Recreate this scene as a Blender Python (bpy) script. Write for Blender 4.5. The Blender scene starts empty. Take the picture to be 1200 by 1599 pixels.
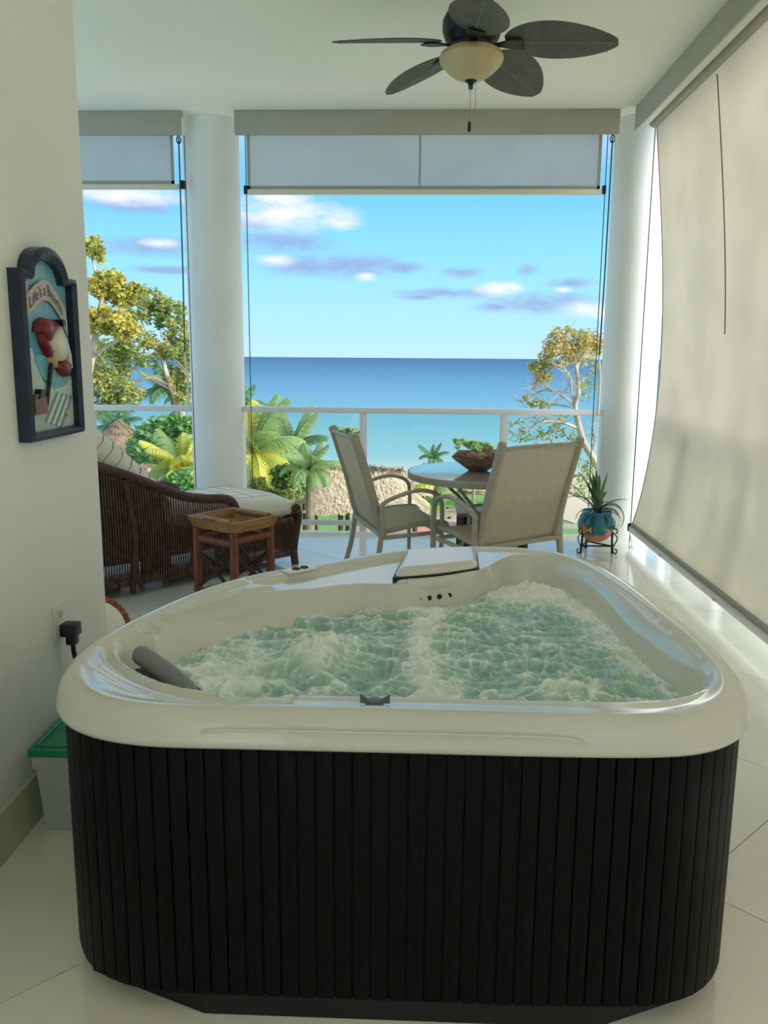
import bpy, bmesh, math, random
import numpy as np
from mathutils import Vector, Matrix
random.seed(7); rng = np.random.default_rng(7)
S = bpy.context.scene
COL = S.collection
R = math.radians

# ------------------------------------------------------------------ camera
F_PX, CAM_H, ROLL = 1300.0, 1.4, R(0.43)
PITCH = math.atan(240.9 / F_PX)
YAW = math.atan(50 / math.hypot(F_PX, 241))
cf = Vector((-math.sin(YAW) * math.cos(PITCH), math.cos(YAW) * math.cos(PITCH), -math.sin(PITCH)))
cr = Vector((math.cos(YAW), math.sin(YAW), 0)); cu = cr.cross(cf)
cr, cu = (cr * math.cos(ROLL) + cu * math.sin(ROLL)), (cu * math.cos(ROLL) - cr * math.sin(ROLL))
cam_data = bpy.data.cameras.new('camera'); cam = bpy.data.objects.new('camera', cam_data); COL.objects.link(cam)
cam_data.sensor_fit = 'VERTICAL'; cam_data.sensor_height = 36.0; cam_data.lens = F_PX / 1599 * 36.0
cam_data.clip_start = 0.05; cam_data.clip_end = 60000
cam.matrix_world = Matrix(((cr.x, cu.x, -cf.x, 0), (cr.y, cu.y, -cf.y, 0), (cr.z, cu.z, -cf.z, CAM_H), (0, 0, 0, 1)))
S.camera = cam
CAM = Vector((0, 0, CAM_H))
def sight(x, y):                       # survey helper: direction of a sight line of the photograph
    return cf * F_PX + cr * (x - 600) - cu * (y - 799.5)
def at(x, y, Y):                       # the point that lies on it at distance Y along the terrace axis
    d = sight(x, y); return CAM + d * (Y / d.y)
def on_ground(x, y, z):
    d = sight(x, y); return CAM + d * ((z - CAM_H) / d.z)

# ------------------------------------------------------------------ exposure and colour management
S.view_settings.view_transform = 'Standard'; S.view_settings.look = 'None'
S.view_settings.gamma = 1.0; S.view_settings.use_curve_mapping = False
S.view_settings.exposure = 0.62
S.cycles.diffuse_bounces = 8; S.cycles.max_bounces = 14; S.cycles.transparent_max_bounces = 24
S.cycles.glossy_bounces = 5; S.cycles.transmission_bounces = 8
S.cycles.caustics_reflective = True; S.cycles.blur_glossy = 1.0; S.cycles.caustics_refractive = False

def lin(r, g, b):
    f = lambda c: (c / 255 / 12.92) if c / 255 <= 0.04045 else ((c / 255 + 0.055) / 1.055) ** 2.4
    return (f(r), f(g), f(b), 1.0)

# ------------------------------------------------------------------ sky
W = bpy.data.worlds.new('sky'); S.world = W; W.use_nodes = True
nt = W.node_tree; nt.nodes.clear()
def N(t, **kw):
    n = nt.nodes.new(t)
    for k, v in kw.items(): setattr(n, k, v)
    return n
def M(op, a, b=None, c=None, clamp=False):
    n = N('ShaderNodeMath', operation=op); n.use_clamp = clamp
    for i, v in enumerate((a, b, c)):
        if v is None: continue
        if isinstance(v, (int, float)): n.inputs[i].default_value = v
        else: nt.links.new(v, n.inputs[i])
    return n.outputs[0]
tc = N('ShaderNodeTexCoord'); sep = N('ShaderNodeSeparateXYZ'); nt.links.new(tc.outputs['Generated'], sep.inputs[0])
az = M('ARCTAN2', sep.outputs[0], sep.outputs[1]); el = M('ARCSINE', sep.outputs[2])
ramp = N('ShaderNodeValToRGB'); nt.links.new(M('DIVIDE', el, 1.5708, clamp=True), ramp.inputs[0])
cr_ = ramp.color_ramp
stops = [(0.0, (192, 234, 252)), (0.03, (176, 232, 254)), (0.07, (150, 226, 255)), (0.11, (126, 208, 255)), (0.19, (98, 184, 250)), (0.5, (72, 140, 222)), (1.0, (60, 120, 205))]
cr_.elements[0].position, cr_.elements[0].color = stops[0][0], lin(*stops[0][1])
cr_.elements[1].position, cr_.elements[1].color = stops[-1][0], lin(*stops[-1][1])
for p, c in stops[1:-1]:
    e = cr_.elements.new(p); e.color = lin(*c)
comb = N('ShaderNodeCombineXYZ'); nt.links.new(az, comb.inputs[0]); nt.links.new(el, comb.inputs[1])
sc1 = N('ShaderNodeVectorMath', operation='MULTIPLY'); nt.links.new(comb.outputs[0], sc1.inputs[0]); sc1.inputs[1].default_value = (1, 2.2, 1)
noi = N('ShaderNodeTexNoise'); noi.inputs['Scale'].default_value = 16; noi.inputs['Detail'].default_value = 7; noi.inputs['Roughness'].default_value = 0.6
nt.links.new(sc1.outputs[0], noi.inputs['Vector'])
noi2 = N('ShaderNodeTexNoise'); noi2.inputs['Scale'].default_value = 42; noi2.inputs['Detail'].default_value = 5; noi2.inputs['Roughness'].default_value = 0.65
nt.links.new(sc1.outputs[0], noi2.inputs['Vector'])
nsum = M('ADD', M('MULTIPLY', noi.outputs[0], 1.0), M('MULTIPLY', noi2.outputs[0], 0.55))     # about 0.77 on average
def cloud_mask(blobs, lo=0.30, hi=0.72):
    acc = None
    for (px, py, rx, ry) in blobs:
        d = sight(px, py).normalized(); a0 = math.atan2(d.x, d.y); e0 = math.asin(d.z)
        ra, re = rx / F_PX, ry / F_PX
        mp = N('ShaderNodeMapping'); nt.links.new(comb.outputs[0], mp.inputs[0])
        mp.inputs['Scale'].default_value = (1 / ra, 1 / re, 1); mp.inputs['Location'].default_value = (-a0 / ra, -e0 / re, 0)
        g = N('ShaderNodeTexGradient', gradient_type='SPHERICAL'); nt.links.new(mp.outputs[0], g.inputs[0])
        acc = g.outputs[1] if acc is None else M('MAXIMUM', acc, g.outputs[1])
    v = M('MULTIPLY', M('POWER', acc, 0.6), nsum)
    mr = N('ShaderNodeMapRange', interpolation_type='SMOOTHSTEP'); nt.links.new(v, mr.inputs[0])
    mr.inputs[1].default_value = lo; mr.inputs[2].default_value = hi
    return mr.outputs[0]
lilac = [(440, 378, 130, 26), (470, 415, 110, 26), (560, 415, 120, 30), (625, 418, 60, 16), (700, 458, 130, 13), (655, 464, 60, 8), (720, 425, 50, 15), (826, 422, 30, 14), (850, 472, 130, 26),
         (770, 480, 50, 12), (890, 442, 60, 14), (235, 385, 120, 24), (250, 421, 90, 10), (210, 320, 110, 20), (400, 350, 60, 18)]
white = [(450, 335, 165, 44), (520, 345, 75, 24), (440, 309, 80, 30), (432, 407, 52, 16), (572, 433, 30, 12), (780, 452, 62, 17), (800, 449, 30, 12), (912, 483, 62, 20), (945, 489, 45, 16), (205, 305, 150, 24), (250, 380, 50, 12),
         (880, 452, 24, 8), (1028, 470, 40, 40)]
def mixc(a, b, f, fac=1.0):
    m = N('ShaderNodeMix', data_type='RGBA'); 
    nt.links.new(M('MULTIPLY', f, fac), m.inputs[0])
    for i, v in ((6, a), (7, b)):
        if isinstance(v, tuple): m.inputs[i].default_value = v
        else: nt.links.new(v, m.inputs[i])
    return m.outputs[2]
# the broken cloud layer higher up goes on all the way round
gen = N('ShaderNodeTexNoise'); gen.inputs['Scale'].default_value = 3.2; gen.inputs['Detail'].default_value = 8; gen.inputs['Roughness'].default_value = 0.55
nt.links.new(sc1.outputs[0], gen.inputs['Vector'])
gm = N('ShaderNodeMapRange', interpolation_type='SMOOTHSTEP'); nt.links.new(gen.outputs[0], gm.inputs[0]); gm.inputs[1].default_value = 0.28; gm.inputs[2].default_value = 0.56
he = N('ShaderNodeMapRange', interpolation_type='SMOOTHSTEP'); nt.links.new(el, he.inputs[0]); he.inputs[1].default_value = 0.19; he.inputs[2].default_value = 0.27
base = mixc(ramp.outputs[0], lin(232, 236, 244), M('MULTIPLY', gm.outputs[0], he.outputs[0]), 0.85)
base = mixc(base, lin(152, 172, 220), cloud_mask(lilac, 0.26, 0.86), 0.9)
base = mixc(base, lin(246, 248, 255), cloud_mask(white, 0.32, 0.86), 1.0)
bg = N('ShaderNodeBackground'); nt.links.new(base, bg.inputs[0]); bg.inputs[1].default_value = 0.72
wo = N('ShaderNodeOutputWorld'); nt.links.new(bg.outputs[0], wo.inputs[0])

# ------------------------------------------------------------------ sun
sd = bpy.data.lights.new('sun', 'SUN'); sd.energy = 5.2; sd.angle = R(45); sd.color = (1.0, 0.97, 0.93)
sun = bpy.data.objects.new('sun', sd); COL.objects.link(sun); sun.location = (40, -15, 14)
sun.rotation_euler = Vector((-0.87, 0.33, -0.30)).to_track_quat('-Z', 'Y').to_euler()

# ------------------------------------------------------------------ materials
MATS = {}
def mat(name, color, rough=0.6, color2=None, nscale=8.0, bump=0.0, bscale=40.0, metallic=0.0, spec=0.5, coat=0.0, stretch=(1, 1, 1), trans=0.0, translucent=0.0, detail=4.0, subsurf=0.0, objvar=0.0):
    m = bpy.data.materials.new(name); m.use_nodes = True; MATS[name] = m
    t = m.node_tree; b = t.nodes['Principled BSDF']
    b.inputs['Base Color'].default_value = color; b.inputs['Roughness'].default_value = rough
    b.inputs['Metallic'].default_value = metallic; b.inputs['Specular IOR Level'].default_value = spec
    b.inputs['Coat Weight'].default_value = coat; b.inputs['Coat Roughness'].default_value = 0.06
    b.inputs['Transmission Weight'].default_value = trans
    tcn = t.nodes.new('ShaderNodeTexCoord'); mp = t.nodes.new('ShaderNodeMapping'); mp.inputs['Scale'].default_value = stretch
    t.links.new(tcn.outputs['Object'], mp.inputs[0])
    if color2 is not None:
        n = t.nodes.new('ShaderNodeTexNoise'); n.inputs['Scale'].default_value = nscale; n.inputs['Detail'].default_value = detail
        t.links.new(mp.outputs[0], n.inputs['Vector'])
        rp = t.nodes.new('ShaderNodeValToRGB'); rp.color_ramp.elements[0].position = 0.36; rp.color_ramp.elements[1].position = 0.64
        rp.color_ramp.elements[0].color = color; rp.color_ramp.elements[1].color = color2
        t.links.new(n.outputs[0], rp.inputs[0]); out = rp.outputs[0]
        if objvar:
            oi = t.nodes.new('ShaderNodeObjectInfo'); hv = t.nodes.new('ShaderNodeHueSaturation')
            mr = t.nodes.new('ShaderNodeMapRange'); mr.inputs[3].default_value = 1 - objvar; mr.inputs[4].default_value = 1 + objvar
            t.links.new(oi.outputs['Random'], mr.inputs[0]); t.links.new(mr.outputs[0], hv.inputs['Value']); t.links.new(out, hv.inputs['Color']); out = hv.outputs[0]
        t.links.new(out, b.inputs['Base Color'])
    if bump:
        n = t.nodes.new('ShaderNodeTexNoise'); n.inputs['Scale'].default_value = bscale; n.inputs['Detail'].default_value = 5
        t.links.new(mp.outputs[0], n.inputs['Vector'])
        bp = t.nodes.new('ShaderNodeBump'); bp.inputs['Strength'].default_value = bump; bp.inputs['Distance'].default_value = 0.01
        t.links.new(n.outputs[0], bp.inputs['Height']); t.links.new(bp.outputs[0], b.inputs['Normal'])
    if translucent:
        o = t.nodes['Material Output']; tr = t.nodes.new('ShaderNodeBsdfTranslucent'); mx = t.nodes.new('ShaderNodeMixShader'); mx.inputs[0].default_value = translucent
        src = b.inputs['Base Color'].links[0].from_socket if b.inputs['Base Color'].is_linked else None
        if src: t.links.new(src, tr.inputs[0])
        else: tr.inputs[0].default_value = color
        t.links.new(b.outputs[0], mx.inputs[1]); t.links.new(tr.outputs[0], mx.inputs[2]); t.links.new(mx.outputs[0], o.inputs[0])
    return m
def screen_cloth(name, color, see, transl):     # woven sun screen: part reflects, part glows through, a little open weave
    m = bpy.data.materials.new(name); m.use_nodes = True; MATS[name] = m
    t = m.node_tree; b = t.nodes['Principled BSDF']; o = t.nodes['Material Output']
    tcn = t.nodes.new('ShaderNodeTexCoord'); n = t.nodes.new('ShaderNodeTexNoise'); n.inputs['Scale'].default_value = 2.2; n.inputs['Detail'].default_value = 6
    t.links.new(tcn.outputs['Object'], n.inputs['Vector'])
    rp = t.nodes.new('ShaderNodeValToRGB'); rp.color_ramp.elements[0].position = 0.3; rp.color_ramp.elements[1].position = 0.7
    rp.color_ramp.elements[0].color = tuple(c * 0.9 for c in color[:3]) + (1,); rp.color_ramp.elements[1].color = color
    t.links.new(n.outputs[0], rp.inputs[0]); t.links.new(rp.outputs[0], b.inputs['Base Color'])
    b.inputs['Roughness'].default_value = 0.85; b.inputs['Specular IOR Level'].default_value = 0.2
    n2 = t.nodes.new('ShaderNodeTexNoise'); n2.inputs['Scale'].default_value = 260; t.links.new(tcn.outputs['Object'], n2.inputs['Vector'])
    bp = t.nodes.new('ShaderNodeBump'); bp.inputs['Strength'].default_value = 0.12; bp.inputs['Distance'].default_value = 0.002
    t.links.new(n2.outputs[0], bp.inputs['Height']); t.links.new(bp.outputs[0], b.inputs['Normal'])
    tr = t.nodes.new('ShaderNodeBsdfTranslucent'); t.links.new(rp.outputs[0], tr.inputs[0])
    tp = t.nodes.new('ShaderNodeBsdfTransparent')
    m1 = t.nodes.new('ShaderNodeMixShader'); m1.inputs[0].default_value = transl
    m2 = t.nodes.new('ShaderNodeMixShader'); m2.inputs[0].default_value = see
    t.links.new(b.outputs[0], m1.inputs[1]); t.links.new(tr.outputs[0], m1.inputs[2])
    t.links.new(m1.outputs[0], m2.inputs[1]); t.links.new(tp.outputs[0], m2.inputs[2]); t.links.new(m2.outputs[0], o.inputs[0])
    return m
def pane_glass(name, tint, refl=0.08):
    m = bpy.data.materials.new(name); m.use_nodes = True; MATS[name] = m
    t = m.node_tree; t.nodes.remove(t.nodes['Principled BSDF']); o = t.nodes['Material Output']
    tp = t.nodes.new('ShaderNodeBsdfTransparent'); tp.inputs[0].default_value = tint
    g = t.nodes.new('ShaderNodeBsdfGlossy'); g.inputs['Roughness'].default_value = 0.02
    lw = t.nodes.new('ShaderNodeFresnel'); lw.inputs[0].default_value = 1.35
    mx = t.nodes.new('ShaderNodeMixShader'); t.links.new(lw.outputs[0], mx.inputs[0])
    t.links.new(tp.outputs[0], mx.inputs[1]); t.links.new(g.outputs[0], mx.inputs[2]); t.links.new(mx.outputs[0], o.inputs[0])
    return m

mat('plaster', lin(240, 241, 239), 0.8, lin(233, 235, 232), 1.5, 0.06, 30)
mat('ceiling_paint', lin(248, 246, 234), 0.85, lin(244, 242, 229), 1.0, 0.03, 25)
mat('column_paint', lin(240, 240, 237), 0.6, lin(234, 234, 230), 2.0, 0.05, 20)
mat('tile', lin(238, 237, 229), 0.12, lin(229, 228, 219), 1.6, 0.02, 6, spec=0.7, coat=0.3, objvar=0.02)
mat('grout', lin(150, 150, 140), 0.8)
mat('tile_base', lin(206, 204, 186), 0.25, lin(194, 192, 174), 3.0)
mat('white_metal', lin(232, 234, 236), 0.35)
mat('valance_paint', lin(176, 173, 160), 0.6, lin(170, 167, 154), 4.0)
mat('hem_dark', lin(168, 163, 150), 0.8)
mat('hem_bar', lin(222, 216, 204), 0.4)
mat('seam', lin(96, 94, 86), 0.8)
mat('black_plastic', lin(18, 18, 20), 0.4)
mat('cable', lin(52, 60, 70), 0.4, metallic=0.3)
mat('cord_white', lin(222, 220, 208), 0.6)
screen_cloth('shade_cloth', lin(222, 217, 204), 0.02, 0.52)
screen_cloth('shade_cloth_thin', lin(224, 219, 218), 0.34, 0.62)
pane_glass('rail_glass', (0.90, 0.94, 0.93, 1))

# ------------------------------------------------------------------ mesh helpers
def V(*a): return Vector(a)
class MB:
    def __init__(s): s.v = []; s.f = []
    def add(s, vs, fs):
        o = len(s.v); s.v += [tuple(p) for p in vs]; s.f += [tuple(i + o for i in f) for f in fs]; return s
    def box(s, x0, x1, y0, y1, z0, z1, bev=0.0, mtx=None):
        if bev <= 0:
            vs = [(x, y, z) for x in (x0, x1) for y in (y0, y1) for z in (z0, z1)]
            fs = [(0, 1, 3, 2), (4, 6, 7, 5), (0, 4, 5, 1), (2, 3, 7, 6), (0, 2, 6, 4), (1, 5, 7, 3)]
        else:
            bm = bmesh.new(); bmesh.ops.create_cube(bm, size=1)
            for v in bm.verts: v.co = (x0 + (v.co.x + .5) * (x1 - x0), y0 + (v.co.y + .5) * (y1 - y0), z0 + (v.co.z + .5) * (z1 - z0))
            bmesh.ops.bevel(bm, geom=bm.edges[:], offset=bev, segments=2, affect='EDGES', profile=0.6)
            bm.verts.index_update(); vs = [v.co.copy() for v in bm.verts]; fs = [tuple(v.index for v in f.verts) for f in bm.faces]; bm.free()
        if mtx is not None: vs = [mtx @ Vector(p) for p in vs]
        return s.add(vs, fs)
    def tube(s, path, rad, n=8, caps=True, flat=None, closed=False, up=None):
        path = [Vector(p) for p in path]; m = len(path)
        if isinstance(rad, (int, float)): rad = [rad] * m
        vs = []; prev = None
        for i, p in enumerate(path):
            if closed: t = path[(i + 1) % m] - path[i - 1]
            else: t = path[min(i + 1, m - 1)] - path[max(i - 1, 0)]
            t = t.normalized() if t.length > 1e-9 else Vector((0, 0, 1))
            if prev is None:
                ref = Vector(up) if up is not None else (Vector((0, 0, 1)) if abs(t.z) < 0.9 else Vector((1, 0, 0)))
                a = (ref - t * ref.dot(t)).normalized()
            else:
                a = prev - t * prev.dot(t); a = a.normalized() if a.length > 1e-6 else prev
            prev = a; b = t.cross(a)
            w = 1.0 if flat is None else flat
            for k in range(n):
                q = 2 * math.pi * k / n
                vs.append(p + a * (math.cos(q) * rad[i] * w) + b * (math.sin(q) * rad[i]))
        fs = []
        for i in range(m if closed else m - 1):
            j = (i + 1) % m
            for k in range(n): fs.append((i * n + k, i * n + (k + 1) % n, j * n + (k + 1) % n, j * n + k))
        if caps and not closed: fs.append(tuple(range(n))[::-1]); fs.append(tuple(range((m - 1) * n, m * n)))
        return s.add(vs, fs)
    def lathe(s, prof, n=24, c=(0, 0, 0), mtx=None):
        vs = []; fs = []; m = len(prof)
        for r, z in prof:
            for k in range(n):
                q = 2 * math.pi * k / n; vs.append(Vector((c[0] + r * math.cos(q), c[1] + r * math.sin(q), c[2] + z)))
        for i in range(m - 1):
            for k in range(n): fs.append((i * n + k, i * n + (k + 1) % n, (i + 1) * n + (k + 1) % n, (i + 1) * n + k))
        if prof[0][0] > 1e-6: fs.append(tuple(range(n))[::-1])
        if prof[-1][0] > 1e-6: fs.append(tuple(range((m - 1) * n, m * n)))
        if mtx is not None: vs = [mtx @ p for p in vs]
        return s.add(vs, fs)
    def prism(s, poly, h0, h1, frame=None):           # polygon (2D) extruded; frame maps (u, v, w) to a point
        n = len(poly); fr = frame or (lambda u, v, w: (u, v, w))
        vs = [fr(u, v, h0) for u, v in poly] + [fr(u, v, h1) for u, v in poly]
        fs = [tuple(range(n))[::-1], tuple(range(n, 2 * n))] + [(i, (i + 1) % n, n + (i + 1) % n, n + i) for i in range(n)]
        return s.add(vs, fs)
    def grid(s, fn, nu, nv, closed_u=False):
        vs = [fn(i / (nu if closed_u else nu - 1), j / (nv - 1)) for i in range(nu) for j in range(nv)]
        fs = []
        for i in range(nu if closed_u else nu - 1):
            i2 = (i + 1) % nu
            for j in range(nv - 1): fs.append((i * nv + j, i2 * nv + j, i2 * nv + j + 1, i * nv + j + 1))
        return s.add(vs, fs)
    def slab(s, fn, nu, nv, th):                       # a sheet with thickness; th is an offset vector or a function of (u, v)
        a = [Vector(fn(i / (nu - 1), j / (nv - 1))) for i in range(nu) for j in range(nv)]
        if callable(th): b = [Vector(th(i / (nu - 1), j / (nv - 1))) for i in range(nu) for j in range(nv)]
        else: b = [p + Vector(th) for p in a]
        n = nu * nv; fs = []
        for i in range(nu - 1):
            for j in range(nv - 1):
                q = (i * nv + j, (i + 1) * nv + j, (i + 1) * nv + j + 1, i * nv + j + 1); fs.append(q); fs.append(tuple(k + n for k in q[::-1]))
        ring = [i * nv for i in range(nu)] + [(nu - 1) * nv + j for j in range(1, nv)] + [i * nv + nv - 1 for i in range(nu - 2, -1, -1)] + [j for j in range(nv - 2, 0, -1)]
        for k in range(len(ring)):
            p, q = ring[k], ring[(k + 1) % len(ring)]; fs.append((q, p, p + n, q + n))
        return s.add(a + b, fs)
    def mesh(s, name, smooth=True, origin=None, angle=35):
        vs = s.v if origin is None else [(p[0] - origin[0], p[1] - origin[1], p[2] - origin[2]) for p in s.v]
        me = bpy.data.meshes.new(name); me.from_pydata(vs, [], s.f); me.update()
        bm = bmesh.new(); bm.from_mesh(me); bmesh.ops.recalc_face_normals(bm, faces=bm.faces[:])
        if smooth:
            for f in bm.faces: f.smooth = True
            for e in bm.edges:
                if len(e.link_faces) != 2 or e.calc_face_angle(0) > R(angle): e.smooth = False
        bm.to_mesh(me); bm.free(); return me
def link(name, me, m, parent=None):
    if not me.materials and m is not None: me.materials.append(MATS[m] if isinstance(m, str) else m)
    o = bpy.data.objects.new(name, me); COL.objects.link(o); o.parent = parent; return o
def build(name, mb, m, parent=None, origin=None, smooth=True, angle=35):
    o0 = origin if origin is not None else (parent.get('_o') if parent is not None and parent.get('_o') is not None else None)
    return link(name, mb.mesh(name, smooth, o0, angle), m, parent)
def tag(o, label=None, cat=None, group=None, kind=None):
    if label: o['label'] = label
    if cat: o['category'] = cat
    if group: o['group'] = group
    if kind: o['kind'] = kind
    return o
def thing(name, loc, label, cat, group=None, rz=0.0, world=False):     # an Empty at the thing's base; world=True: its parts come in world coordinates
    o = bpy.data.objects.new(name, None); COL.objects.link(o); o.location = loc; o.rotation_euler = (0, 0, rz); o.empty_display_size = 0.1
    if world: ORIG[o.name] = tuple(loc)
    return tag(o, label, cat, group)
ORIG = {}
def part(name, mb, m, t, smooth=True, angle=35):
    root = t
    while root.parent is not None: root = root.parent
    return link(name, mb.mesh(name, smooth, ORIG.get(root.name), angle), m, t)
def copy_tree(o, parent=None):
    c = o.copy(); COL.objects.link(c); c.parent = parent
    for ch in list(o.children): copy_tree(ch, c)
    return c
def struct(name, mb, m, smooth=True): return tag(build(name, mb, m, smooth=smooth), kind='structure')
def smooth_path(pts, n=8, closed=False):
    pts = [Vector(p) for p in pts]; m = len(pts); out = []
    for i in range(m if closed else m - 1):
        if closed: p0, p1, p2, p3 = pts[i - 1], pts[i], pts[(i + 1) % m], pts[(i + 2) % m]
        else: p0, p1, p2, p3 = pts[max(i - 1, 0)], pts[i], pts[i + 1], pts[min(i + 2, m - 1)]
        for k in range(n):
            t = k / n
            out.append(0.5 * ((2 * p1) + (p2 - p0) * t + (2 * p0 - 5 * p1 + 4 * p2 - p3) * t * t + (3 * p1 - p0 - 3 * p2 + p3) * t ** 3))
    if not closed: out.append(pts[-1])
    return out
def sst(a, b, x):
    t = min(1, max(0, (x - a) / (b - a))); return t * t * (3 - 2 * t)

# ================================================================== the setting
CEIL = 3.18
struct('ceiling', MB().box(-3.4, 2.25, -5.0, 7.1, CEIL, CEIL + 0.25), 'ceiling_paint', False)
struct('wall_left', MB().box(-3.4, -1.15, -5.0, 2.95, -0.25, CEIL), 'plaster', False)
struct('wall_back', MB().box(-3.4, 2.25, -5.15, -5.0, -0.25, CEIL), 'plaster', False)
struct('baseboard_left', MB().box(-1.15, -1.135, -5.0, 2.95, 0.0, 0.15, 0.003), 'tile_base', False)
# floor slab with square tiles laid diagonally
X0, X1, Y0, Y1 = -3.4, 2.12, -5.0, 6.68
floor = struct('floor', MB().box(X0, X1, Y0, Y1, -0.25, -0.004), 'grout', False)
TS = 0.822
def clip(poly, keep, inter):
    out = []
    for i, p in enumerate(poly):
        q = poly[(i + 1) % len(poly)]
        if keep(p): out.append(p)
        if keep(p) != keep(q): out.append(inter(p, q))
    return out
def clip_rect(poly, x0, x1, y0, y1):
    ix = lambda c: (lambda p, q: (c, p[1] + (q[1] - p[1]) * (c - p[0]) / (q[0] - p[0])))
    iy = lambda c: (lambda p, q: (p[0] + (q[0] - p[0]) * (c - p[1]) / (q[1] - p[1]), c))
    for keep, inter in ((lambda p: p[0] >= x0, ix(x0)), (lambda p: p[0] <= x1, ix(x1)), (lambda p: p[1] >= y0, iy(y0)), (lambda p: p[1] <= y1, iy(y1))):
        if poly: poly = clip(poly, keep, inter)
    return poly
s2 = math.sqrt(0.5); shared_tile = None
for i in range(-14, 14):
    for j in range(-14, 14):
        # lines x+y = 2.828 + k*TS*sqrt2 and y-x = 1.30 + k*TS*sqrt2
        a0, b0 = 2.828 + i * TS / s2, 1.30 + j * TS / s2; w = TS / s2; g = 0.0025
        pts = [((a - b) / 2, (a + b) / 2) for a, b in ((a0 + g, b0 + g), (a0 + w - g, b0 + g), (a0 + w - g, b0 + w - g), (a0 + g, b0 + w - g))]
        cx, cy = sum(p[0] for p in pts) / 4, sum(p[1] for p in pts) / 4
        c = clip_rect(pts, X0, X1, Y0, Y1)
        if len(c) < 3: continue
        if -3.4 < cx < -1.15 - TS and cy < 2.95 - TS: continue
        if c == pts:
            if shared_tile is None:
                shared_tile = MB().prism([(p[0] - cx, p[1] - cy) for p in pts], -0.004, 0.0).mesh('tile', False)
            t = link('tile', shared_tile, 'tile', floor); t.location = (cx, cy, 0)
        else:
            t = link('tile', MB().prism([(p[0] - cx, p[1] - cy) for p in c], -0.004, 0.0).mesh('tile', False), 'tile', floor); t.location = (cx, cy, 0)

for cx in (-1.62, 1.694):
    c = struct('column', MB().lathe([(0.216, -6.7), (0.216, 0.0), (0.216, 1.6), (0.216, CEIL)], 48, (cx, 6.80, 0)), 'column_paint')
    tag(c, 'round white column next to the ' + ('wicker chaise' if cx < 0 else 'potted plant'), 'column')

# ------------------------------------------------------------------ glass balustrades
def balustrade(label, p0, p1, posts, post_w=0.06, panes=True):
    p0, p1 = Vector(p0), Vector(p1); d = (p1 - p0); L = d.length; d.normalize(); ang = math.atan2(d.y, d.x)
    t = thing('glass_balustrade', p0, label, 'balustrade', rz=ang)
    part('top_rail', MB().box(0, L, -0.03, 0.03, 0.958, 1.004, 0.008), 'white_metal', t)
    part('bottom_rail', MB().box(0, L, -0.016, 0.016, 0.03, 0.072, 0.004), 'white_metal', t)
    pm = MB().box(-post_w / 2, post_w / 2, -0.022, 0.022, -0.2, 0.958, 0.004).mesh('post')
    for x in posts: q = link('post', pm, 'white_metal', t); q.location = (x, 0, 0)
    edges = [0] + [x for x in posts if 0.1 < x < L - 0.1] + [L]
    for a, b in zip(edges[:-1], edges[1:]):
        part('glass_pane', MB().box(a + 0.034, b - 0.034, -0.004, 0.004, 0.072, 0.958), 'rail_glass', t, False)
    return t
balustrade('white glass balustrade running between the two round columns', (-1.41, 6.76, 0), (1.485, 6.76, 0), [0.982, 2.117])
balustrade('white glass balustrade beyond the wicker chaise, ending at a column', (-3.36, 6.76, 0), (-1.83, 6.76, 0), [0.03, 0.70])
balustrade('short white glass balustrade at the corner outside the potted plant', (1.90, 6.76, 0), (2.06, 6.76, 0), [0.13])
balustrade('white glass balustrade along the side behind the big lowered sun shade', (2.06, -4.95, 0), (2.06, 6.70, 0), [0.03, 1.25, 2.45, 3.6, 4.75, 5.9, 7.05, 8.2, 9.35, 10.5])

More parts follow.
